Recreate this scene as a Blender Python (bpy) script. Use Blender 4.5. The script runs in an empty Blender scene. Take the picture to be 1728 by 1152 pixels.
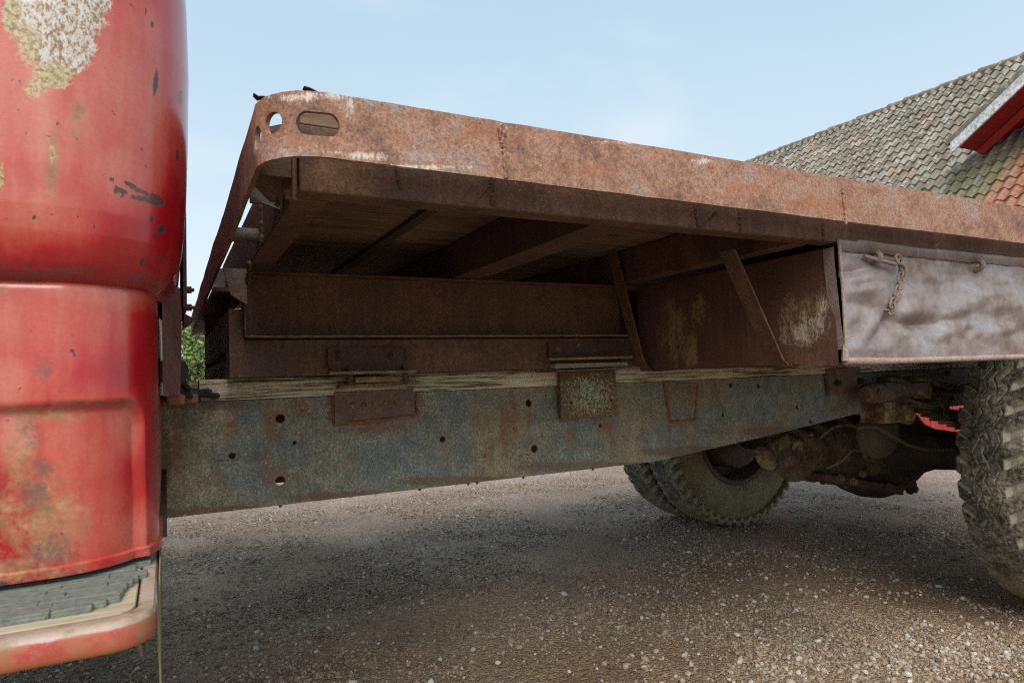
import bpy, bmesh, math, random
import numpy as np
from mathutils import Vector, Matrix, noise as mn
from mathutils.geometry import delaunay_2d_cdt
random.seed(7); rng = np.random.default_rng(7)
S = bpy.context.scene; COL = S.collection
rad = math.radians
H = 0.88                                   # eye height above the gravel; heights below are given from eye level
# ---------------------------------------------------------------- camera
R = np.array([[0.8853, -0.0067, 0.4650], [-0.4637, 0.0627, 0.8838], [-0.0351, -0.9980, 0.0524]])
FPX = 1113.0
cam = bpy.data.cameras.new('camera'); cam_o = bpy.data.objects.new('camera', cam); COL.objects.link(cam_o)
cam.sensor_width = 36; cam.lens = FPX / 1728 * 36; cam.clip_end = 2000; cam.clip_start = 0.01
rgt, up, bk = R @ [1, 0, 0], R @ [0, -1, 0], R @ [0, 0, -1]
rgt = Vector(rgt).normalized(); bk = Vector(bk).normalized(); up = bk.cross(rgt).normalized(); bk = rgt.cross(up)
cam_o.matrix_world = Matrix(((rgt.x, up.x, bk.x, 0), (rgt.y, up.y, bk.y, 0), (rgt.z, up.z, bk.z, H), (0, 0, 0, 1)))
cam.dof.use_dof = True; cam.dof.focus_distance = 1.5; cam.dof.aperture_fstop = 14.0
S.camera = cam_o
# ---------------------------------------------------------------- sky and sun
SUN_EL, SUN_AZ = 46.0, 247.0               # degrees; azimuth measured from +X counter-clockwise
W = bpy.data.worlds.new('World'); S.world = W; W.use_nodes = True
nt = W.node_tree; nt.nodes.clear()
out = nt.nodes.new('ShaderNodeOutputWorld'); bg = nt.nodes.new('ShaderNodeBackground')
sky = nt.nodes.new('ShaderNodeTexSky'); sky.sky_type = 'NISHITA'; sky.sun_disc = False
sky.sun_elevation = rad(SUN_EL); sky.sun_rotation = rad(90 - SUN_AZ)
sky.air_density = 1.0; sky.dust_density = 2.2; sky.ozone_density = 1.0; sky.altitude = 100
tc = nt.nodes.new('ShaderNodeTexCoord'); mp = nt.nodes.new('ShaderNodeMapping'); mp.inputs['Scale'].default_value = (1.2, 1.2, 3.2)
nz = nt.nodes.new('ShaderNodeTexNoise'); nz.inputs['Scale'].default_value = 1.7; nz.inputs['Detail'].default_value = 7; nz.inputs['Distortion'].default_value = .7
rp = nt.nodes.new('ShaderNodeValToRGB'); rp.color_ramp.elements[0].position = .38; rp.color_ramp.elements[0].color = (.84, .84, .84, 1)
rp.color_ramp.elements[1].position = .80; rp.color_ramp.elements[1].color = (.94, .94, .94, 1)
mx = nt.nodes.new('ShaderNodeMix'); mx.data_type = 'RGBA'; mx.inputs['B'].default_value = (3.05, 3.75, 4.1, 1)
L = nt.links.new
L(tc.outputs['Generated'], mp.inputs['Vector']); L(mp.outputs[0], nz.inputs['Vector']); L(nz.outputs['Fac'], rp.inputs['Fac'])
L(rp.outputs['Color'], mx.inputs['Factor']); L(sky.outputs['Color'], mx.inputs['A']); L(mx.outputs['Result'], bg.inputs['Color'])
sx = nt.nodes.new('ShaderNodeSeparateXYZ'); L(tc.outputs['Generated'], sx.inputs[0])
hz = nt.nodes.new('ShaderNodeValToRGB'); hz.color_ramp.elements[0].position = .02; hz.color_ramp.elements[0].color = (3.95, 4.18, 4.3, 1)
hz.color_ramp.elements[1].position = .60; hz.color_ramp.elements[1].color = (2.15, 3.1, 3.75, 1); e = hz.color_ramp.elements.new(.25); e.color = (3.0, 3.65, 4.05, 1)
L(sx.outputs['Z'], hz.inputs['Fac'])
cl = nt.nodes.new('ShaderNodeMix'); cl.data_type = 'RGBA'; cl.inputs['B'].default_value = (3.7, 4.05, 4.2, 1); cr_ = nt.nodes.new('ShaderNodeValToRGB')
cr_.color_ramp.elements[0].position = .5; cr_.color_ramp.elements[0].color = (0, 0, 0, 1); cr_.color_ramp.elements[1].position = .78; cr_.color_ramp.elements[1].color = (.8, .8, .8, 1)
L(nz.outputs['Fac'], cr_.inputs['Fac']); L(cr_.outputs['Color'], cl.inputs['Factor']); L(hz.outputs['Color'], cl.inputs['A']); L(cl.outputs['Result'], mx.inputs['B'])
bg.inputs['Strength'].default_value = .10; L(bg.outputs[0], out.inputs['Surface'])
sun = bpy.data.lights.new('sun', 'SUN'); sun.energy = 1.8; sun.angle = rad(48); sun.color = (1, .92, .80)
so = bpy.data.objects.new('sun', sun); COL.objects.link(so)
d = Vector((math.cos(rad(SUN_AZ)) * math.cos(rad(SUN_EL)), math.sin(rad(SUN_AZ)) * math.cos(rad(SUN_EL)), math.sin(rad(SUN_EL))))
so.rotation_euler = d.to_track_quat('Z', 'Y').to_euler()
S.view_settings.view_transform = 'Standard'; S.view_settings.look = 'None'; S.view_settings.gamma = 1
S.view_settings.exposure = 1.22
S.cycles.use_denoising = False; S.cycles.filter_width = 1.1; S.cycles.use_adaptive_sampling = False

# ---------------------------------------------------------------- helpers
def ray(px, py): return R @ np.array([px - 864., py - 576., FPX])
def onY(px, py, Y): r = ray(px, py); return r * (Y / r[1])
def onX(px, py, X): r = ray(px, py); return r * (X / r[0])
def onZ(px, py, Z): r = ray(px, py); return r * (Z / r[2])
def pix(p): q = R.T @ np.array(p); return 864 + FPX * q[0] / q[2], 576 + FPX * q[1] / q[2]
def sst(a, b, x):
    t = min(1, max(0, (x - a) / (b - a))); return t * t * (3 - 2 * t)

def tag(o, label=None, cat=None, group=None, kind=None):
    if label: o['label'] = label
    if cat: o['category'] = cat
    if group: o['group'] = group
    if kind: o['kind'] = kind
    return o
def empty(name, loc, label, cat):
    o = bpy.data.objects.new(name, None); COL.objects.link(o); o.location = loc; o.empty_display_size = .2
    return tag(o, label, cat)
def rootloc(o):
    v = Vector(o.location)
    while o.parent: o = o.parent; v = v + Vector(o.location)
    return v

class MB:
    def __init__(s): s.v = []; s.f = []; s.marks = []
    def mark(s): s.marks.append((len(s.v), len(s.f))); return s
    def add(s, vs, fs):
        n = len(s.v); s.v += [tuple(float(c) for c in v) for v in vs]; s.f += [tuple(i + n for i in f) for f in fs]; return s
    def box(s, x0, x1, y0, y1, z0, z1):
        return s.add([(x0, y0, z0), (x1, y0, z0), (x1, y1, z0), (x0, y1, z0), (x0, y0, z1), (x1, y0, z1), (x1, y1, z1), (x0, y1, z1)],
                     [(3, 2, 1, 0), (4, 5, 6, 7), (0, 1, 5, 4), (1, 2, 6, 5), (2, 3, 7, 6), (3, 0, 4, 7)])
    def prism(s, poly, ax, a, b):          # poly in the two other axes (in order), swept along ax from a to b
        def mk(p, t): return (t, p[0], p[1]) if ax == 'x' else ((p[0], t, p[1]) if ax == 'y' else (p[0], p[1], t))
        n = len(poly)
        return s.add([mk(p, a) for p in poly] + [mk(p, b) for p in poly],
                     [tuple(range(n))[::-1], tuple(range(n, 2 * n))] + [(i, (i + 1) % n, n + (i + 1) % n, n + i) for i in range(n)])
    def hexa(s, q0, q1):                   # two quads
        return s.add(list(q0) + list(q1), [(3, 2, 1, 0), (4, 5, 6, 7)] + [(i, (i + 1) % 4, 4 + (i + 1) % 4, 4 + i) for i in range(4)])
    def tube(s, pts, r, n=8, closed=False):
        pts = [Vector(p) for p in pts]; m = len(pts); rr = [float(q) for q in r] if isinstance(r, (list, tuple)) else [float(r)] * m
        prev = None; vs = []
        for i, p in enumerate(pts):
            if closed: t = (pts[(i + 1) % m] - pts[i - 1]).normalized()
            else: t = (pts[min(i + 1, m - 1)] - pts[max(i - 1, 0)]).normalized()
            if prev is None:
                a = Vector((0, 0, 1)) if abs(t.z) < .9 else Vector((1, 0, 0)); u = t.cross(a).normalized()
            else: u = (prev - t * prev.dot(t)).normalized()
            prev = u; w = t.cross(u)
            for k in range(n):
                a = 2 * math.pi * k / n; vs.append(p + rr[i] * (math.cos(a) * u + math.sin(a) * w))
        fs = []
        for i in range(m if closed else m - 1):
            j = (i + 1) % m
            for k in range(n): fs.append((i * n + k, i * n + (k + 1) % n, j * n + (k + 1) % n, j * n + k))
        if not closed: fs += [tuple(range(n))[::-1], tuple(range((m - 1) * n, m * n))]
        return s.add(vs, fs)
    def cyl(s, p, q, r, n=16, r2=None): return s.tube([p, q], [r, r if r2 is None else r2], n)
    def bolt(s, p, d, r=.008, h=.006, washer=True):
        s.mark(); p = Vector(p); d = Vector(d).normalized()
        if washer: s.tube([p, p + d * .002], r * 1.35, 14); p = p + d * .002
        s.tube([p, p + d * h], r, 6); s.tube([p + d * h, p + d * (h + .004)], r * .5, 8); return s
    def lathe(s, prof, c, ax, n=48):       # prof: (radius, offset along ax)
        c = Vector(c); ax = Vector(ax).normalized(); a = Vector((0, 0, 1)) if abs(ax.z) < .9 else Vector((1, 0, 0))
        u = ax.cross(a).normalized(); w = ax.cross(u); m = len(prof)
        prof = [(float(r), float(o)) for r, o in prof]
        vs = [c + ax * o + r * (math.cos(2 * math.pi * k / n) * u + math.sin(2 * math.pi * k / n) * w) for r, o in prof for k in range(n)]
        fs = [(i * n + k, i * n + (k + 1) % n, (i + 1) * n + (k + 1) % n, (i + 1) * n + k) for i in range(m - 1) for k in range(n)]
        return s.add(vs, fs)
    def bead(s, p, q, r=.004, n=10):       # a lumpy run of weld
        s.mark(); p, q = Vector(p), Vector(q); pts = []; rr = []
        for i in range(n * 2 + 1):
            t = i / (n * 2); j = Vector((random.uniform(-1, 1), random.uniform(-1, 1), random.uniform(-1, 1))) * r * .35
            pts.append(p.lerp(q, t) + j); rr.append(r * (.6 + .5 * abs(math.sin(i * 1.57 + .4))) * random.uniform(.8, 1.2))
        return s.tube(pts, rr, 7)
    def build(s, name, mat, parent=None, bevel=0, smooth=False, seg=2, world=False, wobble=0):
        me = bpy.data.meshes.new(name); o = bpy.data.objects.new(name, me); COL.objects.link(o)
        off = Vector((0, 0, 0))
        if parent: o.parent = parent
        base = rootloc(parent) if parent else Vector((0, 0, 0))
        o.location = (0, 0, 0)
        hz = 0 if world else H
        # vertices keep world coordinates; the object is shifted back by its parents' offset
        root = parent
        if parent is not None and parent.type == 'EMPTY': o.location = -base
        me.from_pydata([(x, y, z + hz) for x, y, z in s.v], [], s.f); me.update()
        bm = bmesh.new(); bm.from_mesh(me); bmesh.ops.recalc_face_normals(bm, faces=bm.faces)
        if wobble:
            for v in bm.verts: v.co += mn.noise_vector(v.co * 25) * wobble
        bm.to_mesh(me); bm.free()
        if smooth:
            me.polygons.foreach_set('use_smooth', [True] * len(me.polygons))
            try: me.set_sharp_from_angle(angle=rad(40))
            except Exception: pass
        if mat: me.materials.append(mat)
        if bevel:
            b = o.modifiers.new('bevel', 'BEVEL'); b.width = bevel; b.segments = seg; b.limit_method = 'ANGLE'; b.angle_limit = rad(40)
        return o

def sub(name, mb, mat, parent, **k): return mb.build(name, mat, parent, **k)
def each(name, mb, mat, parent, **k):      # every marked piece becomes an object of its own
    mk = mb.marks + [(len(mb.v), len(mb.f))]; r = []
    for (v0, f0), (v1, f1) in zip(mk, mk[1:]):
        if v1 == v0: continue
        m = MB(); m.v = mb.v[v0:v1]; m.f = [tuple(i - v0 for i in f) for f in mb.f[f0:f1]]; r.append(m.build(name, mat, parent, **k))
    return r
def set_attr(o, name, fn):
    me = o.data; a = me.attributes.new(name, 'FLOAT', 'POINT')
    a.data.foreach_set('value', [float(fn(v.co.x, v.co.y, v.co.z - H)) for v in me.vertices])

def plate(name, us, vs, holes, fmap, back, mat, parent, VS=1., smooth=True):
    """sheet over the (u, v) rectangle with real holes; fmap(u, v) -> point from eye level"""
    pts = []; edges = []; idx = {}; vs = [v * VS for v in vs]; holes = [[(a, b * VS) for a, b in h] for h in holes]
    def inside(p, poly):
        c = False; j = len(poly) - 1
        for i in range(len(poly)):
            if (poly[i][1] > p[1]) != (poly[j][1] > p[1]) and p[0] < (poly[j][0] - poly[i][0]) * (p[1] - poly[i][1]) / (poly[j][1] - poly[i][1]) + poly[i][0]: c = not c
            j = i
        return c
    bbs = [(min(p[0] for p in h), max(p[0] for p in h), min(p[1] for p in h), max(p[1] for p in h)) for h in holes]
    def inhole(p):
        return any(b[0] - 1e-6 <= p[0] <= b[1] + 1e-6 and b[2] - 1e-6 <= p[1] <= b[3] + 1e-6 and inside(p, h) for h, b in zip(holes, bbs))
    for i, u in enumerate(us):
        for j, v in enumerate(vs):
            if not inhole((u, v)): idx[i, j] = len(pts); pts.append(Vector((u, v)))
    nu, nv = len(us) - 1, len(vs) - 1
    for i in range(nu): edges += [(idx[i, 0], idx[i + 1, 0]), (idx[i, nv], idx[i + 1, nv])]
    for j in range(nv): edges += [(idx[0, j], idx[0, j + 1]), (idx[nu, j], idx[nu, j + 1])]
    for h in holes:
        n0 = len(pts); pts += [Vector(p) for p in h]; edges += [(n0 + k, n0 + (k + 1) % len(h)) for k in range(len(h))]
    V, E_, F, *_ = delaunay_2d_cdt(pts, edges, [], 0, 1e-7)
    mb = MB(); fs = []
    for f in F:
        c = sum((V[i] for i in f), Vector((0, 0))) / len(f)
        if not inhole(c): fs.append(tuple(f))
    n = len(V); mb.add([fmap(p.x, p.y / VS) for p in V] + [back(p.x, p.y / VS) for p in V], fs + [tuple(i + n for i in f[::-1]) for f in fs])
    cnt = {}
    for f in fs:
        for a, b in zip(f, f[1:] + f[:1]): cnt[a, b] = 1
    mb.f += [(b, a, a + n, b + n) for a, b in cnt if (b, a) not in cnt]
    return mb.build(name, mat, parent, smooth=smooth)
def circ(u, v, ru, rv, n=20, su=0):
    p = []
    for k in range(n):
        a = 2 * math.pi * (k + .5) / n; p.append((u + ru * math.cos(a) + (su if math.cos(a) > 0 else -su), v + rv * math.sin(a)))
    return p

# ---------------------------------------------------------------- materials
class M:
    def __init__(s, name, rough=.7, metal=0, spec=.5):
        s.m = bpy.data.materials.new(name); s.m.use_nodes = True; s.nt = s.m.node_tree; s.b = s.nt.nodes['Principled BSDF']
        s.b.inputs['Roughness'].default_value = rough; s.b.inputs['Metallic'].default_value = metal; s.b.inputs['Specular IOR Level'].default_value = spec
        s.tc = s.nt.nodes.new('ShaderNodeTexCoord').outputs['Object']
    def n(s, t): return s.nt.nodes.new(t)
    def l(s, a, b): s.nt.links.new(a, b)
    def put(s, sock, v):
        if isinstance(v, bpy.types.NodeSocket): s.l(v, sock)
        elif isinstance(v, (tuple, list)) and len(v) == 3 and sock.type == 'RGBA': sock.default_value = (*v, 1)
        else: sock.default_value = v
    def mapping(s, scale=(1, 1, 1), rot=(0, 0, 0), vec=None):
        m = s.n('ShaderNodeMapping'); m.inputs['Scale'].default_value = scale; m.inputs['Rotation'].default_value = rot; s.l(vec or s.tc, m.inputs['Vector']); return m.outputs[0]
    def noise(s, scale, detail=6, rough=.6, dist=0, vec=None, col=False):
        m = s.n('ShaderNodeTexNoise'); m.inputs['Scale'].default_value = scale; m.inputs['Detail'].default_value = detail
        m.inputs['Roughness'].default_value = rough; m.inputs['Distortion'].default_value = dist; s.l(vec or s.tc, m.inputs['Vector']); return m.outputs['Color' if col else 'Fac']
    def vor(s, scale, out='Distance', feature='F1', vec=None, rnd=1):
        m = s.n('ShaderNodeTexVoronoi'); m.feature = feature; m.inputs['Scale'].default_value = scale; m.inputs['Randomness'].default_value = rnd; s.l(vec or s.tc, m.inputs['Vector']); return m.outputs[out]
    def ramp(s, f, stops, interp='LINEAR'):
        r = s.n('ShaderNodeValToRGB'); e = r.color_ramp.elements; r.color_ramp.interpolation = interp
        while len(e) < len(stops): e.new(.5)
        for i, (p, c) in enumerate(stops):
            e[i].position = p; e[i].color = (*c, 1) if isinstance(c, (tuple, list)) else (c, c, c, 1)
        s.put(r.inputs['Fac'], f); return r.outputs['Color']
    def mix(s, f, a, b, mode='MIX'):
        m = s.n('ShaderNodeMix'); m.data_type = 'RGBA'; m.blend_type = mode; s.put(m.inputs['Factor'], f); s.put(m.inputs['A'], a); s.put(m.inputs['B'], b); return m.outputs['Result']
    def math(s, op, a, b=0, clamp=False):
        m = s.n('ShaderNodeMath'); m.operation = op; m.use_clamp = clamp; s.put(m.inputs[0], a); s.put(m.inputs[1], b); return m.outputs[0]
    def attr(s, name, typ='GEOMETRY'):
        m = s.n('ShaderNodeAttribute'); m.attribute_name = name; m.attribute_type = typ; return m.outputs['Fac']
    def sep(s, i):
        m = s.n('ShaderNodeSeparateXYZ'); s.l(s.tc, m.inputs[0]); return m.outputs[i]
    def thr(s, f, lo, hi): return s.ramp(f, [(lo, 0.), (hi, 1.)])
    def bump(s, h, strength=.4, dist=.002, prev=None):
        m = s.n('ShaderNodeBump'); m.inputs['Strength'].default_value = strength; m.inputs['Distance'].default_value = dist; s.l(h, m.inputs['Height'])
        if prev: s.l(prev, m.inputs['Normal'])
        return m.outputs[0]
    def done(s, col, rough=None, nrm=None):
        s.put(s.b.inputs['Base Color'], col)
        if rough is not None: s.put(s.b.inputs['Roughness'], rough)
        if nrm is not None: s.l(nrm, s.b.inputs['Normal'])
        return s.m

def rust(name, stops, big=9, fine=70, speck=None, bump=.35, streak=0, rough=.8, moss=None, attrs=None):
    k = M(name, rough)
    a = k.noise(big, 8, .62, .6); b = k.noise(fine, 5, .7); f = k.math('ADD', k.math('MULTIPLY', a, .62), k.math('MULTIPLY', b, .38))
    if streak:
        st = k.noise(10, 5, .6, 0, k.mapping((9, 9, .55))); f = k.math('ADD', k.math('MULTIPLY', f, 1 - streak), k.math('MULTIPLY', st, streak))
    c = k.ramp(f, stops)
    d = k.noise(fine * 3.2, 4, .75); c = k.mix(.75, c, k.ramp(d, [(.33, .3), (.5, 1.), (.68, 1.65)]), 'MULTIPLY')
    pit = k.thr(k.noise(fine * 1.1, 4, .75), .60, .68); c = k.mix(k.math('MULTIPLY', pit, .5), c, tuple(q * .35 for q in stops[1][1]))
    if speck:
        sp = k.thr(k.noise(fine * 2.2, 3, .6), .66, .72); sp2 = k.thr(k.noise(5, 3, .5), .5, .62)
        c = k.mix(k.math('MULTIPLY', k.math('MULTIPLY', sp, sp2), .75), c, speck)
    if moss:
        ms = k.thr(k.math('ADD', k.math('MULTIPLY', k.noise(4, 4), .6), k.math('MULTIPLY', k.noise(150, 4), .4)), .53, .6); c = k.mix(k.math('MULTIPLY', ms, .6), c, moss)
    for an, col, amt in (attrs or []):
        t = k.thr(k.math('ADD', k.math('MULTIPLY', k.attr(an), .8), k.math('ADD', k.math('MULTIPLY', k.math('SUBTRACT', k.noise(30, 6, .7, 0, k.mapping((1, 1, .45))), .5), 1.5), k.math('MULTIPLY', k.math('SUBTRACT', k.noise(190, 5, .8, 0, k.mapping((1, 1, .5))), .5), 2.0))), .55, .95)
        c = k.mix(k.math('MULTIPLY', t, amt), c, col)
    h = k.math('ADD', k.noise(fine * 1.3, 6, .7), k.math('MULTIPLY', k.noise(fine * 5, 3, .6), .5))
    return k.done(c, k.ramp(a, [(.3, rough - .15), (.7, min(1, rough + .12))]), k.bump(h, bump, .0022))

m_rail = rust('weathered orange rust', [(.31, (.08, .047, .038)), (.40, (.165, .088, .062)), (.47, (.24, .120, .076)), (.53, (.292, .163, .111)), (.59, (.24, .175, .155)), (.68, (.38, .275, .225))], 13, 85, (.55, .47, .40), .4,
              attrs=[('pale', (.62, .56, .50), .85), ('hot', (.31, .11, .045), .6)])
m_dark = rust('dark brown rust', [(.3, (.035, .017, .012)), (.5, (.075, .036, .024)), (.62, (.12, .058, .035)), (.75, (.16, .09, .055))], 7, 90, (.22, .16, .10), .35, streak=.25)
m_beam = rust('brown beam rust', [(.3, (.036, .018, .012)), (.48, (.095, .046, .028)), (.6, (.165, .085, .048)), (.73, (.25, .155, .09))], 8, 80, (.35, .28, .2), .35, streak=.2)
m_box = rust('toolbox side rust', [(.3, (.05, .022, .016)), (.5, (.105, .045, .03)), (.63, (.15, .07, .04)), (.75, (.2, .12, .05))], 6, 110, (.34, .26, .13), .3, streak=.45,
             attrs=[('yellow', (.36, .25, .10), .75), ('white', (.48, .42, .34), .75)])
m_bracket = rust('bracket rust', [(.3, (.065, .04, .031)), (.5, (.13, .082, .06)), (.65, (.2, .13, .09)), (.78, (.28, .2, .13))], 20, 130, (.3, .24, .15), .4)
m_edge = rust('orange weld rust', [(.3, (.10, .045, .02)), (.5, (.22, .10, .045)), (.7, (.33, .17, .08))], 30, 160, None, .5)
m_grease = rust('oily brown cast iron', [(.3, (.03, .02, .014)), (.48, (.085, .058, .034)), (.62, (.2, .145, .075)), (.78, (.3, .23, .12))], 14, 60, None, .6)
m_mud = rust('ochre mud on iron', [(.36, (.025, .016, .01)), (.46, (.10, .068, .032)), (.54, (.25, .185, .085)), (.66, (.42, .34, .18))], 10, 45, None, .9)
m_black = rust('black grimy iron', [(.3, (.018, .013, .01)), (.52, (.045, .031, .021)), (.66, (.10, .072, .042)), (.8, (.17, .13, .07))], 12, 60, None, .4)

def mk_frame():
    k = M('worn blue grey frame paint', .72)
    a = k.noise(4, 7, .62, .5); b = k.math('ADD', k.math('MULTIPLY', k.noise(190, 5, .8), .72), k.math('MULTIPLY', k.noise(24, 5, .65), .28)); c2 = k.noise(18, 5, .6)
    blue = k.ramp(b, [(.34, (.028, .044, .048)), (.46, (.085, .115, .114)), (.56, (.185, .215, .19)), (.66, (.48, .47, .37))])
    och = k.ramp(b, [(.34, (.068, .055, .030)), (.46, (.16, .135, .085)), (.57, (.29, .25, .165)), (.67, (.54, .48, .34))])
    col = k.mix(k.thr(k.math('ADD', k.math('MULTIPLY', a, .65), k.math('MULTIPLY', c2, .35)), .43, .60), blue, och)
    st = k.noise(7, 5, .6, 0, k.mapping((7, 7, .6)))
    col = k.mix(k.math('MULTIPLY', k.thr(st, .56, .7), .5), col, (.11, .075, .04))
    r = k.thr(k.math('ADD', k.attr('rust'), k.math('ADD', k.math('MULTIPLY', k.math('SUBTRACT', k.noise(34, 6, .7), .5), 1.6), k.math('MULTIPLY', k.math('SUBTRACT', k.noise(180, 6, .8), .5), 1.6))), .68, 1.15)
    col = k.mix(k.math('MULTIPLY', r, .75), col, k.ramp(k.noise(70, 5), [(.35, (.11, .05, .026)), (.65, (.27, .12, .055))]))
    e = k.thr(k.math('ADD', k.attr('edge'), k.math('MULTIPLY', k.math('SUBTRACT', k.noise(60, 6, .8), .5), 1.0)), .4, .7)
    col = k.mix(k.math('MULTIPLY', e, .75), col, (.12, .07, .042))
    sp = k.thr(k.noise(230, 2, .6), .67, .72); col = k.mix(k.math('MULTIPLY', sp, .8), col, (.55, .50, .34))
    return k.done(col, k.ramp(a, [(.3, .58), (.7, .85)]), k.bump(k.math('ADD', b, k.noise(420, 3)), .3, .0014))
m_frame = mk_frame()

def mk_red():
    k = M('faded red cab paint', .35, spec=.5)
    a = k.noise(5, 6, .6, .4); st = k.noise(9, 5, .6, 0, k.mapping((5, 5, .8))); f3 = k.noise(260, 4, .7); f2 = k.noise(45, 6, .7)
    fade_sheen = k.math('ADD', k.math('MULTIPLY', k.attr('fade_sheen'), .64), k.math('ADD', k.math('MULTIPLY', k.math('SUBTRACT', a, .5), .7), k.math('MULTIPLY', k.math('SUBTRACT', st, .5), .7)))
    col = k.ramp(fade_sheen, [(.0, (.29, .004, .009)), (.28, (.375, .013, .016)), (.55, (.43, .068, .048)), (.92, (.49, .175, .13))])  # pink tones: faded paint plus sky reflection put into the colour
    col = k.mix(.5, col, k.ramp(f3, [(.3, .72), (.7, 1.22)]), 'MULTIPLY')
    def mask(an, sc, amp, lo, hi, det=6):
        return k.thr(k.math('ADD', k.math('MULTIPLY', k.attr(an), .85), k.math('ADD', k.math('MULTIPLY', k.math('SUBTRACT', k.noise(sc, det, .7, .3), .5), amp), k.math('MULTIPLY', k.math('SUBTRACT', k.noise(sc * 5, 4, .7), .5), amp * .8))), lo, hi)
    och = mask('ochre', 30, 1.5, .38, 1.05); col = k.mix(k.math('MULTIPLY', och, .86), col, k.ramp(f2, [(.35, (.12, .085, .03)), (.55, (.30, .19, .085)), (.7, (.42, .30, .18))]))
    gr = mask('grime_shade', 40, 1.7, .58, 1.05); col = k.mix(k.math('MULTIPLY', gr, .75), col, (.085, .07, .055))  # dirt, together with shade painted on the lower panel's rims
    wr = mask('wear', 26, .9, .42, .54)
    wcol = k.ramp(k.noise(300, 5, .75, 0, k.mapping((1, 1, .6))), [(.40, (.20, .11, .045)), (.47, (.33, .24, .15)), (.53, (.46, .44, .42)), (.68, (.55, .56, .57))])
    col = k.mix(wr, col, wcol)
    ye = mask('yellow', 40, .9, .45, .7); col = k.mix(k.math('MULTIPLY', ye, .8), col, k.ramp(k.noise(230, 5, .75), [(.42, (.18, .11, .03)), (.5, (.36, .29, .12)), (.6, (.45, .42, .28))]))
    wf = mask('flake', 110, 2.2, 1.0, 1.12); col = k.mix(k.math('MULTIPLY', wf, .8), col, (.55, .47, .43))
    ch = mask('chip', 150, 1.25, .52, .60); col = k.mix(ch, col, k.ramp(f2, [(.4, (.035, .026, .022)), (.7, (.085, .05, .035))]))
    sp = k.thr(k.noise(140, 2, .5), .735, .75); col = k.mix(k.math('MULTIPLY', sp, .8), col, (.05, .028, .022))
    k.b.inputs['Coat Weight'].default_value = .55; k.b.inputs['Coat Roughness'].default_value = .15; k.b.inputs['Coat IOR'].default_value = 1.55
    ro = k.math('ADD', k.math('MULTIPLY', k.math('ADD', wr, och), .4), k.ramp(fade_sheen, [(.1, .26), (.9, .42)]))
    return k.done(col, ro, k.bump(k.math('ADD', k.math('MULTIPLY', k.math('ADD', ch, wr), -.5), k.math('MULTIPLY', f3, .25)), .35, .0012))
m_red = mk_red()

def mk_step():
    k = M('chipped red step paint', .5)
    a = k.noise(24, 8, .75, .4); b = k.noise(140, 6, .75)
    col = k.ramp(k.math('ADD', k.math('MULTIPLY', a, .7), k.math('MULTIPLY', b, .3)), [(.36, (.11, .10, .045)), (.43, (.28, .14, .065)), (.5, (.36, .10, .06)), (.58, (.36, .05, .04)), (.70, (.42, .16, .12))])
    w = k.thr(k.math('ADD', k.attr('worn'), k.math('ADD', k.math('MULTIPLY', k.math('SUBTRACT', b, .5), 1.4), k.math('MULTIPLY', k.math('SUBTRACT', a, .5), 1.4))), .62, .85)
    col = k.mix(k.math('MULTIPLY', w, .95), col, k.ramp(a, [(.38, (.22, .16, .11)), (.5, (.34, .27, .21)), (.62, (.37, .31, .29))]))
    o = k.thr(k.math('ADD', k.attr('low'), k.math('MULTIPLY', k.math('SUBTRACT', a, .5), .9)), .4, .7); col = k.mix(k.math('MULTIPLY', o, .6), col, (.38, .12, .045))
    return k.done(col, None, k.bump(b, .3, .001))
m_step = mk_step()

def mk_panel():
    k = M('dented grey brown sheet', .40, metal=.35)
    a = k.noise(8, 9, .68, .1); b = k.noise(300, 4, .7)
    col = k.ramp(a, [(.32, (.165, .10, .08)), (.42, (.225, .172, .155)), (.51, (.265, .226, .22)), (.62, (.295, .268, .272)), (.78, (.34, .325, .34))])
    fl = k.thr(k.noise(95, 5, .75), .64, .70); col = k.mix(k.math('MULTIPLY', fl, .6), col, (.13, .07, .05)); f3 = k.noise(45, 7, .8); col = k.mix(.5, col, k.ramp(f3, [(.36, .6), (.64, 1.35)]), 'MULTIPLY')
    st = k.noise(14, 4, .6, 0, k.mapping((6, 6, .5))); col = k.mix(k.math('MULTIPLY', k.thr(st, .58, .75), .2), col, (.40, .25, .18))
    sc_ = k.thr(k.noise(60, 3, .5, 0, k.mapping((.35, 1, 6), (0, .6, 0))), .70, .735); sc2 = k.thr(k.noise(50, 3, .5, 0, k.mapping((5, 1, .3), (0, .2, 0))), .705, .74); col = k.mix(k.math('MULTIPLY', k.math('ADD', sc_, sc2, True), .5), col, (.52, .48, .46))
    col = k.mix(.35, col, k.ramp(b, [(.3, .7), (.7, 1.25)]), 'MULTIPLY')
    return k.done(col, k.ramp(a, [(.35, .52), (.7, .30)]), k.bump(b, .2, .0008))
m_panel = mk_panel()

def mk_wood(name, stops, sx=1.2, sc=22, bump=.9, dist=.003, zy=9):
    k = M(name, .85)
    v = k.mapping((sx, zy, zy)); g = k.noise(sc * .5, 8, .7, .25, v); fine = k.noise(sc * 2.2, 5, .7, 0, v); big = k.noise(4, 4)
    f = k.math('ADD', k.math('MULTIPLY', g, .7), k.math('ADD', k.math('MULTIPLY', fine, .25), k.math('MULTIPLY', k.math('SUBTRACT', big, .5), .35)))
    col = k.ramp(f, stops)
    li = k.thr(k.noise(120, 3), .68, .74); col = k.mix(k.math('MULTIPLY', li, .5), col, (.4, .36, .26))
    return k.done(col, None, k.bump(f, bump, dist))
m_sill = mk_wood('mossy weathered timber', [(.36, (.06, .05, .028)), (.42, (.18, .155, .095)), (.47, (.45, .41, .28)), (.56, (.62, .58, .44)), (.75, (.68, .65, .53))], .8, 16, 1, .006, 20)
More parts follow.
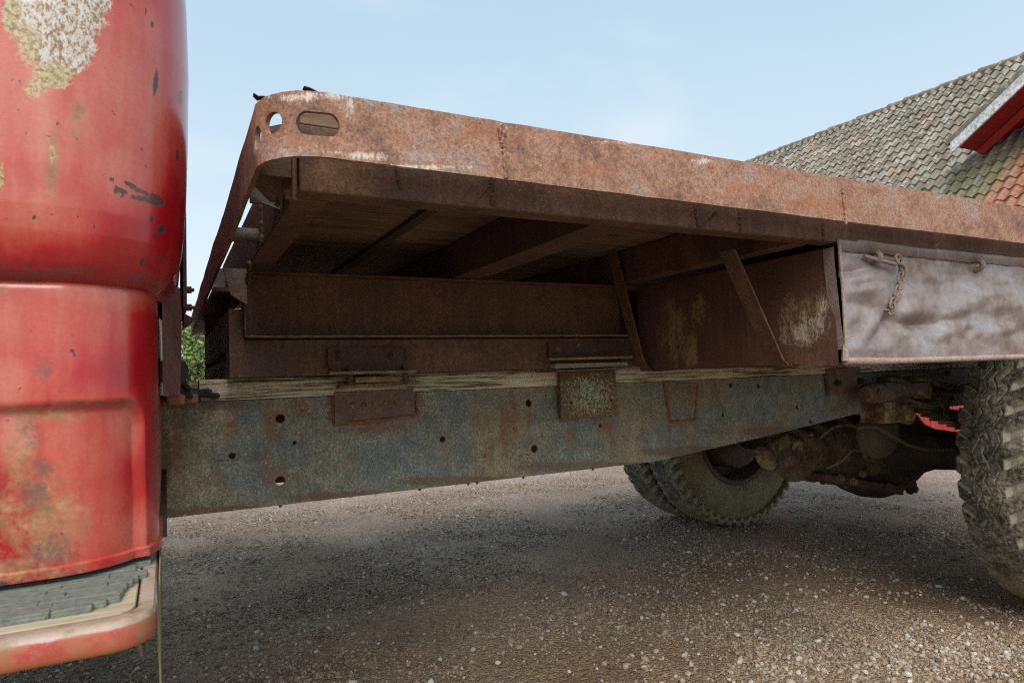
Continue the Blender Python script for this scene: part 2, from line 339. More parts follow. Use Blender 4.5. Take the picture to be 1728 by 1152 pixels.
m_plank = mk_wood('stained deck boards', [(.36, (.05, .03, .02)), (.48, (.15, .09, .056)), (.6, (.24, .15, .098)), (.75, (.34, .23, .16))], .7, 14, .6, .003)
m_board = mk_wood('bare plywood', [(.36, (.26, .20, .13)), (.48, (.36, .30, .21)), (.6, (.43, .37, .27)), (.75, (.5, .45, .36))], .8, 14, .4, .0012)
m_endgrain = mk_wood('yellow wood shim', [(.36, (.12, .085, .035)), (.5, (.27, .20, .09)), (.7, (.38, .30, .15))], 6, 20, .8, .003)

def mk_tyre():
    k = M('dusty tyre rubber', .85, spec=.3)
    a = k.noise(9, 6, .65, .4); b = k.noise(80, 6, .75)
    f = k.math('ADD', k.math('MULTIPLY', a, .45), k.math('MULTIPLY', b, .55))
    col = k.ramp(f, [(.40, (.02, .019, .016)), (.47, (.065, .06, .047)), (.53, (.17, .157, .122)), (.62, (.40, .37, .295))])
    gr = k.attr('groove'); dirt = k.ramp(b, [(.3, (.27, .245, .185)), (.7, (.46, .43, .34))])
    col = k.mix(k.math('MULTIPLY', gr, .8), col, dirt)
    lo = k.thr(k.math('ADD', k.attr('mud'), k.math('MULTIPLY', k.math('SUBTRACT', a, .5), .9)), .35, .8); col = k.mix(k.math('MULTIPLY', lo, .75), col, k.ramp(b, [(.3, (.20, .165, .095)), (.7, (.36, .31, .19))]))
    sp = k.thr(k.noise(160, 3), .68, .74); col = k.mix(k.math('MULTIPLY', sp, .6), col, (.33, .31, .26))
    return k.done(col, None, k.bump(k.math('ADD', b, k.noise(240, 3)), .6, .002))
m_tyre = mk_tyre()

def simple(name, col, rough=.7, sc=60, amt=.4, metal=0, bump=.2):
    k = M(name, rough, metal); n1 = k.noise(sc, 5, .7)
    return k.done(k.mix(amt, col, k.ramp(n1, [(.3, .45), (.7, 1.5)]), 'MULTIPLY'), None, k.bump(n1, bump, .001))
m_hose = simple('dusty braided hose', (.13, .115, .08), .8, 200)
m_rubber = simple('grey green rubber', (.125, .135, .118), .9, 130, .7, bump=.6)
m_pad = simple('green grey pad', (.24, .25, .19), .9, 150, .6)
m_blackrub = simple('black rubber', (.018, .018, .018), .6, 40)
m_pipe = rust('brown painted rod', [(.3, (.16, .10, .08)), (.5, (.27, .2, .175)), (.7, (.36, .29, .26))], 18, 120, None, .2)
m_chain = rust('dusty brown chain steel', [(.3, (.08, .055, .042)), (.5, (.17, .125, .10)), (.7, (.27, .215, .18))], 20, 130, None, .3)
m_leaf = simple('dead leaf', (.02, .016, .012), .9, 60)
m_straw = simple('dry straw', (.20, .165, .10), .8, 60)

def mk_green_bracket():
    k = M('pale green flaking paint', .75)
    b = k.noise(95, 6, .75, .4); big = k.noise(16, 3)
    r = k.ramp(k.noise(150, 4), [(.35, (.055, .03, .018)), (.65, (.17, .10, .05))])
    pale = k.mix(k.thr(k.math('ADD', k.math('MULTIPLY', big, .5), k.math('MULTIPLY', k.attr('paint'), .3)), .48, .54), (.34, .31, .17), (.30, .40, .28))
    f = k.thr(k.math('ADD', k.math('MULTIPLY', k.attr('paint'), .21), k.math('ADD', k.math('MULTIPLY', k.noise(230, 4, .7), .75), k.math('MULTIPLY', b, .25))), .67, .73)
    return k.done(k.mix(f, r, pale), None, k.bump(f, .4, .0012))
m_greenb = mk_green_bracket()

# ---------------------------------------------------------------- ground
def mk_ground():
    k = M('gravel', .95, spec=.25)
    base = k.ramp(k.noise(1.1, 6, .6), [(.35, (.235, .18, .132)), (.5, (.345, .278, .212)), (.65, (.48, .41, .33))])
    olive = k.thr(k.noise(1.7, 4, .6), .52, .66); base = k.mix(k.math('MULTIPLY', olive, .35), base, (.27, .24, .14))
    far = k.ramp(k.math('DIVIDE', k.math('ADD', k.sep(1), k.math('MULTIPLY', k.sep(0), .55)), 12), [(.30, 0.), (.46, 1.)])
    base = k.mix(far, base, k.ramp(k.noise(2.5, 6), [(.35, (.36, .305, .285)), (.65, (.46, .405, .385))]))
    v1 = k.vor(85, 'Color'); d1 = k.vor(85); v2 = k.vor(210, 'Color'); d2 = k.vor(210)
    g1 = k.ramp(v1, [(.1, (.36, .30, .26)), (.3, (.75, .68, .6)), (.6, (1.0, .88, .78)), (.8, (1.3, 1.15, 1.0)), (.97, (1.6, 1.5, 1.35))])
    g2 = k.ramp(v2, [(.1, (.4, .35, .3)), (.5, (.95, .82, .72)), (.8, (1.3, 1.2, 1.05)), (.97, (1.5, 1.4, 1.25))])
    col = k.mix(.55, base, g1, 'MULTIPLY'); col = k.mix(.6, col, g2, 'MULTIPLY'); col = k.mix(.8, col, k.ramp(k.noise(330, 4, .8), [(.36, .35), (.5, .95), (.64, 1.6)]), 'MULTIPLY')
    h = k.math('ADD', k.math('MULTIPLY', k.math('SUBTRACT', 1, d1), .8), k.math('ADD', k.math('MULTIPLY', k.math('SUBTRACT', 1, d2), .5), k.noise(30, 6, .7)))
    return k.done(col, None, k.bump(h, 1., .012))
m_ground = mk_ground()
def gz(x, y):
    z = -.5 * sst(7.0, 10.4, x)
    r = math.hypot(x - 1.5, y - 2)
    if r < 9: z += (mn.noise(Vector((x * 1.3, y * 1.3, 0))) * .010 + mn.noise(Vector((x * 5, y * 5, 3))) * .006) * (1 - sst(6, 9, r))
    return z
def axis(lo, hi, flo, fhi, st):
    a = list(np.arange(flo, fhi + 1e-6, st)); x = flo; s = st
    while x > lo: s *= 1.5; x -= s; a.insert(0, x)
    x = fhi; s = st
    while x < hi: s *= 1.5; x += s; a.append(x)
    return a
gx = axis(-600, 600, -1.5, 11, .1); gy = axis(-600, 600, -.5, 8, .1)
mb = MB(); mb.add([(x, y, gz(x, y)) for y in gy for x in gx], [(j * len(gx) + i, j * len(gx) + i + 1, (j + 1) * len(gx) + i + 1, (j + 1) * len(gx) + i) for j in range(len(gy) - 1) for i in range(len(gx) - 1)])
ground = mb.build('ground', m_ground, smooth=True, world=True); tag(ground, 'grey brown gravel yard under and around the truck', 'ground', kind='structure')

def mk_stone():
    k = M('loose gravel stones', .85, spec=.3)
    t = k.attr('tint', 'INSTANCER')
    col = k.ramp(t, [(.0, (.10, .075, .052)), (.2, (.19, .145, .10)), (.4, (.29, .235, .18)), (.55, (.32, .225, .17)), (.64, (.32, .27, .21)), (.82, (.40, .375, .335)), (1., (.52, .51, .485))])
    col = k.mix(.4, col, k.ramp(k.noise(9, 5, .7), [(.3, .6), (.7, 1.35)]), 'MULTIPLY')
    return k.done(col)
m_stone = mk_stone()
def gravel(name, P, sc, tint, subdiv, label):
    me = bpy.data.meshes.new(name); o = bpy.data.objects.new(name, me); COL.objects.link(o)
    me.from_pydata([tuple(p) for p in P], [], []); me.update()
    a = me.attributes.new('sc', 'FLOAT', 'POINT'); a.data.foreach_set('value', list(sc))
    a = me.attributes.new('tint', 'FLOAT', 'POINT'); a.data.foreach_set('value', list(tint))
    g = bpy.data.node_groups.new(name, 'GeometryNodeTree')
    g.interface.new_socket(name='Geometry', in_out='INPUT', socket_type='NodeSocketGeometry'); g.interface.new_socket(name='Geometry', in_out='OUTPUT', socket_type='NodeSocketGeometry')
    N = g.nodes.new; K = g.links.new
    gi, go = N('NodeGroupInput'), N('NodeGroupOutput'); iop = N('GeometryNodeInstanceOnPoints'); gti = N('GeometryNodeGeometryToInstance')
    for q in range(4):
        ico = N('GeometryNodeMeshIcoSphere'); ico.inputs['Radius'].default_value = 1; ico.inputs['Subdivisions'].default_value = subdiv
        nz = N('ShaderNodeTexNoise'); nz.noise_dimensions = '4D'; nz.inputs['W'].default_value = q * 7.3; nz.inputs['Scale'].default_value = .75; nz.inputs['Detail'].default_value = 1.5
        sb = N('ShaderNodeVectorMath'); sb.operation = 'SUBTRACT'; sb.inputs[1].default_value = (.5, .5, .5)
        ml = N('ShaderNodeVectorMath'); ml.operation = 'MULTIPLY'; ml.inputs[1].default_value = (1.5, 1.5, 1.5)
        sp = N('GeometryNodeSetPosition'); K(ico.outputs[0], sp.inputs['Geometry']); K(nz.outputs['Color'], sb.inputs[0]); K(sb.outputs[0], ml.inputs[0]); K(ml.outputs[0], sp.inputs['Offset'])
        sm = N('GeometryNodeSetMaterial'); sm.inputs['Material'].default_value = m_stone; K(sp.outputs[0], sm.inputs['Geometry']); K(sm.outputs[0], gti.inputs[0])
    rv = N('FunctionNodeRandomValue'); rv.data_type = 'FLOAT_VECTOR'; rv.inputs['Min'].default_value = (-.5, -.5, 0); rv.inputs['Max'].default_value = (.5, .5, 6.28)
    rs = N('FunctionNodeRandomValue'); rs.data_type = 'FLOAT_VECTOR'; rs.inputs['Min'].default_value = (.75, .65, .55); rs.inputs['Max'].default_value = (1.3, 1.0, .95); rs.inputs['Seed'].default_value = 4
    na = N('GeometryNodeInputNamedAttribute'); na.data_type = 'FLOAT'; na.inputs['Name'].default_value = 'sc'
    vm = N('ShaderNodeVectorMath'); vm.operation = 'SCALE'; K(rs.outputs['Value'], vm.inputs[0]); K(na.outputs['Attribute'], vm.inputs['Scale'])
    ri = N('FunctionNodeRandomValue'); ri.data_type = 'INT'; ri.inputs['Min'].default_value = 0; ri.inputs['Max'].default_value = 3
    iop.inputs['Pick Instance'].default_value = True
    K(gi.outputs[0], iop.inputs['Points']); K(gti.outputs[0], iop.inputs['Instance']); K(rv.outputs['Value'], iop.inputs['Rotation']); K(vm.outputs[0], iop.inputs['Scale'])
    for s_ in ri.outputs:
        if s_.type == 'INT' and s_.enabled: K(s_, iop.inputs['Instance Index'])
    K(iop.outputs[0], go.inputs[0])
    md = o.modifiers.new('stones', 'NODES'); md.node_group = g; me.materials.append(m_stone)
    return tag(o, label, 'gravel', kind='stuff')
def scatter(n, smin, smax, pw, pale, region):
    x0, x1, y0, y1 = region; P = []; sc = []; ti = []
    X = rng.uniform(x0, x1, n); Y = rng.uniform(y0, y1, n); U = rng.random(n); T = rng.random(n); Q = rng.random(n)
    for x, y, u, t, q in zip(X, Y, U, T, Q):
        c = mn.noise(Vector((x * 1.6, y * 1.6, 9))) + .5 * mn.noise(Vector((x * 4, y * 4, 2)))
        if q > .45 + 1.1 * c: continue
        s = smin * (smax / smin) ** (u ** pw); P.append((x, y, gz(x, y) + s * .22)); sc.append(s)
        ti.append(min(1, t * (.78 if t < pale else 1.)))
    return P, sc, ti
P1, s1, t1 = scatter(125000, .0028, .0072, 1.9, .965, (-.9, 4.0, 1.0, 4.9))
P2, s2, t2 = scatter(8000, .005, .0115, 2.4, .72, (-.9, 5, 1.0, 6))
# paler heap of stones toward the near right, and looser strings of them beside it
for cx, cy, rx, ry, n in ((1.98, 1.16, .42, .26, 800), (1.6, 1.42, .3, .10, 160), (1.25, 1.62, .2, .12, 60), (.9, 1.95, .25, .12, 40), (2.2, 1.7, .6, .3, 170), (3.0, 1.9, .8, .4, 90)):
    for _ in range(n):
        x, y = random.gauss(cx, rx * .55), random.gauss(cy, ry * .55); s = .003 + .0072 * random.random() ** 2.8
        P2.append((x, y, gz(x, y) + s * .3)); s2.append(s); t2.append(random.uniform(.4, .95))
gravel('gravel', P1 + P2, s1 + s2, t1 + t2, 2, 'loose grey and pale pebbles strewn over the yard')

# ---------------------------------------------------------------- truck
truck = empty('flatbed_truck', (1.5, 1.99, 0), 'old rusty flatbed truck with faded red cab and bare steel deck', 'truck')
T = truck
# cab ---------------------------------------------------------------
CX, CY, CR = -.1035, .882, .095            # centre of the rounded rear corner
def plan(s, off):                          # s = 0 where the round corner starts; negative along the side, positive round the corner to the back
    if s <= 0: return CX + s, CY - CR - off
    a = s / CR
    if a <= math.pi / 2: return CX + (CR + off) * math.sin(a), CY - (CR + off) * math.cos(a)
    return CX + CR + off, CY + (s - CR * math.pi / 2)
ss = [-1.5, -1.1, -.7, -.4, -.25, -.16] + list(np.arange(-.12, .17, .0017)) + list(np.arange(.172, .30, .0045)) + [.32, .4, .6, 1., 1.6, 2.3]
def skin(name, zs, off, parent):
    mb = MB(); n = len(ss)
    for z in zs:
        for s in ss: x, y = plan(s, off(s, z)); mb.v.append((x, y, z))
    for j in range(len(zs) - 1):
        for i in range(n - 1): mb.f.append((j * n + i, j * n + i + 1, (j + 1) * n + i + 1, (j + 1) * n + i))
    return mb.build(name, m_red, parent, smooth=True)
SR = CR * rad(61)
def off_low(s, z):
    o = 0
    if z > .101: t = (z - .101) / .012; o -= .011 * (1 - math.sqrt(max(0, 1 - t * t)))
    dz = (-.010 - z); ds = SR - s
    e = min(dz, ds) if min(dz, ds) < 0 or max(dz, ds) > .03 else .03 - math.hypot(max(0, .03 - dz), max(0, .03 - ds))
    if z < .02: o -= .0085 * sst(-.001, .011, e)
    if z < -.171: o += .0035 * sst(-.171, -.174, z) if False else .0035
    o += .0012 * mn.noise(Vector((s * 14, z * 14, 0)))
    return o
zs = list(np.arange(-.181, .1131, .0021)); zs[-1] = .113
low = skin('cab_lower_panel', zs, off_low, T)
def off_up(s, z):
    pr = [(.105, -.012), (.1115, .001), (.116, .008), (.124, .0145), (.137, .0205), (.155, .0255), (.18, .0290), (.22, .0320), (.29, .0345), (.373, .0362), (.457, .0345), (.54, .0305), (.8, .01), (1.1, -.03)]
    for (a, b), (c, d_) in zip(pr, pr[1:]):
        if z <= c: t = (z - a) / (c - a); return b + (d_ - b) * t + .0010 * mn.noise(Vector((s * 9, z * 9, 5)))
    return -.03
upz = [.105, .108, .1115, .1135, .116, .12, .124, .130, .137, .145, .155] + list(np.arange(.157, .50, .0019)) + [.65, .8, .95, 1.1]
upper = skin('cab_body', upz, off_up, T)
tag(upper, 'faded red upper cab with bare white worn patch and dark paint chips')
def paint(o, table):
    for an, spots in table.items():
        me = o.data; a = me.attributes.new(an, 'FLOAT', 'POINT'); n = len(me.vertices); co = np.empty(n * 3); me.vertices.foreach_get('co', co)
        q = (co.reshape(-1, 3) - [0, 0, H]) @ R; ok = q[:, 2] > .05; w = np.where(ok, q[:, 2], 1); px = 864 + FPX * q[:, 0] / w; py = 576 + FPX * q[:, 1] / w; val = np.zeros(n)
        for sp in spots:
            x, y, rx, ry = sp[:4]; g = sp[4] if len(sp) > 4 else 0; c, s_ = math.cos(g), math.sin(g)
            e = (((px - x) * c + (py - y) * s_) / rx) ** 2 + ((-(px - x) * s_ + (py - y) * c) / ry) ** 2; val = np.maximum(val, np.clip(1 - .5 * e, 0, 1))
        a.data.foreach_set('value', np.where(ok, val, 0.).tolist())
# stains, chips, bare metal, plus painted sky sheen and shade, stored per vertex
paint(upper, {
 'wear': [(95, 10, 90, 75), (110, 70, 62, 60), (100, 120, 28, 32), (40, 20, 40, 50)],
 'yellow': [(45, 70, 26, 45), (90, 125, 42, 25), (22, 25, 18, 50), (60, 150, 22, 18), (88, 262, 7, 20), (3, 300, 5, 30)],
 'fade_sheen': [(60, 170, 200, 200), (200, 120, 110, 190), (190, 290, 80, 70), (20, 330, 60, 90), (60, 350, 120, 60)],
 'ochre': [(88, 275, 16, 60), (130, 200, 16, 40)],
 'grime_shade': [(60, 462, 140, 14), (120, 455, 60, 8), (2, 440, 9, 22), (240, 470, 40, 6)],
 'chip': [(236, 322, 22, 4, .35), (262, 338, 18, 11, .35), (240, 336, 26, 5, .22), (205, 322, 18, 5, .5), (220, 312, 14, 4, .4), (256, 370, 4, 8), (272, 388, 9, 9), (263, 140, 5, 26, .1), (257, 42, 3, 8), (246, 20, 2.5, 9), (270, 430, 5, 6), (240, 442, 6, 10, .3), (256, 420, 4, 6), (98, 209, 4, 5), (305, 165, 4, 14), (299, 262, 3, 16), (188, 303, 5, 5), (195, 322, 5, 8), (207, 330, 5, 5), (223, 10, 8, 2, .6), (182, 328, 3, 4), (57, 367, 3, 6), (62, 415, 5, 3), (160, 384, 3, 4), (30, 186, 2, 2)],
 'flake': []})
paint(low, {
 'wear': [], 'yellow': [],
 'fade_sheen': [(60, 545, 140, 90), (130, 490, 190, 40), (120, 760, 90, 120), (150, 870, 80, 90), (30, 640, 90, 70), (20, 720, 90, 70), (200, 720, 40, 60), (230, 900, 60, 60)],
 'ochre': [(60, 880, 90, 90), (35, 790, 32, 100), (80, 700, 70, 14), (60, 960, 120, 25), (4, 490, 20, 10), (90, 930, 40, 30)],
 'grime_shade': [(65, 820, 38, 60), (75, 625, 22, 22), (80, 930, 60, 40), (50, 730, 40, 30), (200, 955, 70, 10, -.35), (140, 678, 140, 5), (40, 984, 80, 9), (130, 973, 60, 9), (210, 948, 40, 9, -.35), (252, 926, 24, 6, -.2), (120, 475, 200, 5), (262, 700, 3, 120)],  # real dirt, plus shade painted along the bottom edge and top rim
 'chip': [(122, 592, 6, 3), (126, 598, 3, 5), (195, 960, 40, 4, -.38), (50, 910, 3, 2), (5, 985, 10, 6)],
 'flake': [(25, 620, 18, 30), (60, 640, 20, 30), (100, 600, 50, 40)]})
mb = MB(); mb.box(-1.55, .0, 1.02, 3.14, -.2, -.17).box(-1.55, -.0, .9, 3.1, 1.1, 1.12).box(-1.56, -1.5, .8, 3.12, -.18, 1.1)
mb.build('cab_floor', m_dark, T)
# seam tape, back strip, bolts
mb = MB(); mb.hexa([(-.004, .985, -.011), (.0185, 1.08, -.011), (.0205, 1.3, -.011), (0, 1.3, -.011)], [(-.004, .985, .150), (.0235, 1.12, .150), (.0235, 1.3, .150), (0, 1.3, .150)])
mb.build('cab_back_strip', rust('dull red brown paint', [(.3, (.08, .035, .03)), (.5, (.16, .07, .06)), (.7, (.24, .13, .11))], 10, 90, None, .3), T, bevel=.002)
mb = MB(); mb.box(.0235, .029, 1.1, 1.32, .118, .30); cb = mb.build('cab_mount', m_black, T, bevel=.0015)
mb = MB()
for z in (.160, .131): mb.bolt((.0285, 1.2, z), (1, 0, 0), .0062, .008)
mb.mark().add([(.026, 1.16, .118), (.026, 1.3, .118), (.041, 1.2, .113), (.041, 1.3, .113), (.026, 1.16, .1), (.026, 1.3, .1)], [(0, 1, 3, 2), (0, 2, 4), (2, 3, 5, 4), (1, 5, 3), (0, 4, 5, 1)])
each('bolt', mb, m_dark, cb)
mb = MB(); mb.lathe([(.0, -.05), (.026, -.05), (.028, 0), (.026, .05), (0, .05)], (.012, 1.45, .033), (0, 1, .1), 20)
mb.tube([(.02, 1.45, .02), (.04, 1.5, -.005), (.09, 1.56, -.02), (.16, 1.7, -.02)], .007, 8); mb.tube([(.01, 1.4, .01), (.03, 1.45, -.01), (.06, 1.52, -.028)], .005, 8)
mb.tube([(.01, 1.5, .0), (.05, 1.5, -.015), (.09, 1.6, -.012)], .010, 8)
mb.build('cab_hose', m_blackrub, T, smooth=True)
mb = MB(); mb.box(-.01, .058, 1.48, 1.58, -.0325, -.014).box(.0, .03, 1.30, 1.50, -.03, -.012); mb.build('cab_mount', m_edge, T, bevel=.004, wobble=.003)
# step -------------------------------------------------------------
SZ0, SZ1, SY, SXE = -.2165, -.1920, .648, -.0088
def step_path(inset, r=.036):
    y0 = SY + inset; xe = SXE - inset * .55; rr = max(.02, r - inset * .6); p = [(-1.2, y0), (-.6, y0), (-.3, y0)] + [(x, y0) for x in np.linspace(-.2, xe - rr, 14)]
    for k in range(1, 13): a = math.pi / 2 * k / 12; p.append((xe - rr + rr * math.sin(a), y0 + rr - rr * math.cos(a)))
    return p + [(xe, y) for y in np.linspace(y0 + rr + .02, 1.05, 9)]
prof = [(.028, SZ0 + .0125), (.003, SZ0), (.0005, SZ0 + .003), (0, SZ0 + .008), (.0, SZ1 - .007), (.0012, SZ1 - .0032), (.0045, SZ1 - .0005), (.009, SZ1), (.024, SZ1 - .0003), (.0265, SZ1 - .0018), (.027, SZ1 - .006)]
mb = MB(); n = 0
for ins, z in prof:
    pp = step_path(ins); n = len(pp); mb.v += [(x, y, z + .0006 * mn.noise(Vector((x * 20, y * 20, z * 30)))) for x, y in pp]
for j in range(len(prof) - 1):
    for i in range(n - 1): mb.f.append((j * n + i, j * n + i + 1, (j + 1) * n + i + 1, (j + 1) * n + i))
step = mb.build('cab_step', m_step, T, smooth=True)
set_attr(step, 'worn', lambda x, y, z: 1.3 * sst(SZ1 - .0075, SZ1 - .003, z) * (.85 + .3 * mn.noise(Vector((x * 12, y * 12, 0))))); set_attr(step, 'low', lambda x, y, z: sst(SZ0 + .010, SZ0 + .002, z))
pp = step_path(.0305); mb = MB(); poly = pp + [(-1.2, 1.05)]; mb.prism(poly, 'z', SZ0 + .0085, SZ1 - .0012)
board = sub('step_board', mb, m_board, step, bevel=.0008, seg=1)
mb = MB(); y = .786; rows = [(1026, 158), (1018, 182), (1010, 205), (1001.5, 210), (993, 216), (985, 226), (977.5, 235), (970, 250), (963, 231), (956, 228), (949.5, 256), (943, 250)]
prevy = None
for i, (py, px) in enumerate(rows):
    xe = onZ(px, py, SZ1)[0]; y0 = onZ(px, py + 4, SZ1)[1]; y1 = onZ(px, py - 4, SZ1)[1]
    x = -.5
    while x < xe:
        x2 = min(xe, x + random.uniform(.035, .12)); x2 = xe if xe - x2 < .015 else x2; dz = random.uniform(-.0005, .0007); q = random.uniform(0, .0012)
        mb.box(x, x2 - .0005, y0 + .001 + q * .4, y1 - .0012, SZ1 - .002, SZ1 + .0046 + dz).box(x + .0004, x2 - .0012 - q, y0 + .0006, y1 + .0004, SZ1 - .002, SZ1 + .0022); x = x2
mat_o = sub('step_mat', mb, m_rubber, step, bevel=.0009, seg=1)
mb = MB(); mb.box(-.0078, -.0066, .78, 1.02, -.30, -.19); mb.tube([(-.0092, .70, -.188), (-.0072, .703, -.235), (-.0060, .705, -.272)], [.0009, .0013, .0008], 6); mb.tube([(-.0245, .69, -.209), (-.023, .692, -.226), (-.021, .694, -.238)], [.0022, .0019, .0013], 6)
mb.build('mud_flap', m_straw, T)
# frame -------------------------------------------------------------
FY = 1.585; FT = -.0325
def fb(x): return -.2725 if x < 1.30 else -.2725 + (x - 1.30) * .0915 / .99 - .004 * math.sin(math.pi * min(1, max(0, (x - 1.3) / .99)))
def fv(z, x): return (z - fb(x)) / (FT - fb(x))
holes = []
HL = [(473, 706, 7.5), (497, 747, 3.5), (392, 769, 5.5), (473, 811, 8), (747, 741, 5), (892, 680, 6), (902, 757, 6.5), (1013, 718, 3.2), (1220, 700, 3.2), (1233, 650, 4.5), (1280, 651, 4), (1345, 687, 3.5), (1368, 712, 3.5)]
for px, py, r in HL:
    c = onY(px, py, FY); depth = c[0] * .465 + c[1] * .884; rr = r * depth / FPX; hgt = FT - fb(c[0])
    holes.append(circ(c[0], fv(c[2], c[0]), rr, rr / hgt, 16))
us = [-1.0, -.7, -.45, -.25] + list(np.arange(-.12, 2.291, .009)) + [2.296]; vs = list(np.linspace(0, 1, 27))
fr = plate('frame_rail', us, vs, holes, lambda u, v: (u, FY + .0012 * mn.noise(Vector((u * 7, v * 2, 0))), fb(u) + v * (FT - fb(u))), lambda u, v: (u, FY + .0068, fb(u) + v * (FT - fb(u))), m_frame, T, .2)
tag(fr, 'blue grey near frame rail with bolt holes and rust stains')
paint(fr, {'rust': [(473, 740, 5, 30), (473, 826, 6, 16), (892, 705, 4, 24), (902, 778, 4, 22), (747, 760, 3, 18), (392, 790, 4, 20), (960, 735, 20, 22), (1020, 720, 14, 20), (620, 725, 60, 10), (1220, 722, 3, 22), (1410, 690, 14, 20), (455, 725, 16, 60), (448, 775, 12, 30), (470, 800, 40, 30), (505, 690, 20, 20), (465, 690, 30, 16), (640, 712, 90, 22), (560, 690, 16, 40), (706, 690, 10, 30), (860, 705, 24, 45), (850, 740, 14, 30), (390, 730, 12, 60, .3), (385, 716, 9, 9), (368, 800, 8, 20, -.3), (820, 769, 8, 8), (868, 685, 10, 10), (869, 723, 9, 9), (1130, 700, 8, 50), (1170, 690, 14, 40), (1150, 712, 36, 8), (300, 760, 20, 60), (1290, 720, 50, 8), (1040, 690, 7, 50)],
           'edge': [(280, 872, 60, 16), (400, 862, 120, 10), (600, 838, 140, 10), (800, 812, 140, 10), (1000, 788, 140, 10), (1180, 762, 110, 10), (1350, 728, 110, 10), (350, 684, 100, 8), (272, 780, 18, 80), (1462, 670, 8, 40)]})
def frame_flange(name, y0, y1, x0, x1, parent):
    mb = MB(); xs = list(np.linspace(x0, x1, 40))
    for top in (0, 1):
        n0 = len(mb.v)
        for x in xs:
            z = (FT - .007) if top else fb(x); mb.v += [(x, y0, z), (x, y1, z), (x, y1, z + .007), (x, y0, z + .007)]
        for i in range(len(xs) - 1):
            for k in range(4): mb.f.append((n0 + i * 4 + k, n0 + i * 4 + (k + 1) % 4, n0 + i * 4 + 4 + (k + 1) % 4, n0 + i * 4 + 4 + k))
        mb.f += [(n0, n0 + 1, n0 + 2, n0 + 3), tuple(n0 + (len(xs) - 1) * 4 + k for k in (3, 2, 1, 0))]
    return sub(name, mb, m_dark, parent)
frame_flange('flange', FY + .0065, FY + .075, -1.0, 2.293, fr)
mb = MB()
for px, py, r in ((387, 715, 4.5), (868, 685, 4), (869, 723, 4), (820, 769, 3.6)):
    c = onY(px, py, FY); d_ = c[0] * .465 + c[1] * .884; rr = r * d_ / FPX
    mb.mark().lathe([(rr, .004), (rr, 0), (rr * .8, -.002), (0, -.003)], (c[0], FY, c[2]), (0, 1, 0), 12)
each('rivet', mb, m_edge, fr, smooth=True)
mb = MB()
for px, py in ((473, 855), (708, 826), (790, 815), (805, 814), (883, 805), (1000, 790)):
    c = onY(px, py, FY + .02); mb.bolt((c[0], FY + .02, fb(c[0]) - .0005), (0, 0, -1), .006, .0035, False)
each('bolt', mb, m_dark, fr)
mb = MB(); c0 = onY(1120, 643, FY); c1 = onY(1131, 711, FY); c2 = onY(1172, 708, FY); c3 = onY(1176, 645, FY); yb = FY - .0025
mb.add([(c0[0], yb, c0[2] - .004), (c1[0], yb, c1[2]), (c2[0], yb, c2[2]), (c3[0], yb, c3[2] - .004)], [(0, 1, 2, 3)])
patch = mb.build('patch_plate', m_frame, fr)
for an, vals in (('rust', [.95, .45, .6, 1.1]), ('edge', [0, 0, 0, 0])):
    a = patch.data.attributes.new(an, 'FLOAT', 'POINT'); a.data.foreach_set('value', vals)
mb = MB(); mb.bead((c0[0], yb, c0[2] - .005), (c1[0], yb, c1[2]), .0042, 14).bead((c1[0], yb, c1[2]), (c2[0], yb, c2[2]), .0045, 12).bead((c2[0], yb, c2[2]), (c3[0], yb, c3[2] - .005), .0042, 14)
each('weld_bead', mb, m_edge, fr, smooth=True)
# far frame rail, continuation over the axle, cross members, added gap filler
fz2 = lambda u: -.335 + (0 if u < 1.3 else min(.14, (u - 1.3) * .14))
fr2 = plate('frame_rail', list(np.linspace(-1, 4.4, 60)), [0, .5, 1], [], lambda u, v: (u, 2.39, fz2(u) + v * (FT - fz2(u))), lambda u, v: (u, 2.397, fz2(u) + v * (FT - fz2(u))), m_dark, T)
mb = MB(); mb.prism([(FY + .012, -.19), (FY + .075, -.19), (FY + .075, -.183), (FY + .02, -.183), (FY + .02, FT - .007), (FY + .075, FT - .007), (FY + .075, FT), (FY + .012, FT)], 'x', 2.298, 4.4)
ext = mb.build('frame_rail', rust('grey green dusty paint', [(.3, (.045, .048, .042)), (.5, (.10, .10, .085)), (.7, (.17, .165, .13))], 10, 90, None, .3), T)
mb = MB(); mb.box(1.13, 1.40, 1.585, 1.595, .1, .244); mb.build('cross_member_or_filler', m_dark, T)  # added dark plate, blocks light through the gap at the channel end
for x in (.45, 1.5): mb = MB(); mb.box(x, x + .06, FY + .08, 2.38, -.22, -.06); mb.build('cross_member_or_filler', m_black, T)
# timber sill -------------------------------------------------------
mb = MB(); xs = list(np.linspace(.064, 4.4, 180)); YS0, YS1, ZS0, ZS1 = 1.574, 1.66, -.0315, .0155
for x in xs:
    w = lambda q: .0016 * mn.noise(Vector((x * 9, q, 0)))
    mb.v += [(x, YS0 + w(1) + .002, ZS0 + .0005), (x, YS0 + w(2), ZS0 + .008), (x, YS0 + w(3), ZS1 - .008), (x, YS0 + .003 + w(4), ZS1 + w(5) * .8), (x, YS1, ZS1), (x, YS1, ZS0)]
for i in range(len(xs) - 1):
    for k in range(6): mb.f.append((i * 6 + k, i * 6 + (k + 1) % 6, i * 6 + 6 + (k + 1) % 6, i * 6 + 6 + k))
mb.f += [(0, 1, 2, 3, 4, 5), tuple((len(xs) - 1) * 6 + k for k in range(5, -1, -1))]
mb.build('timber_sill', m_sill, T, smooth=False)
mb = MB(); mb.box(.064, 4.4, 2.33, 2.41, ZS0, ZS1); mb.build('timber_sill', m_sill, T)
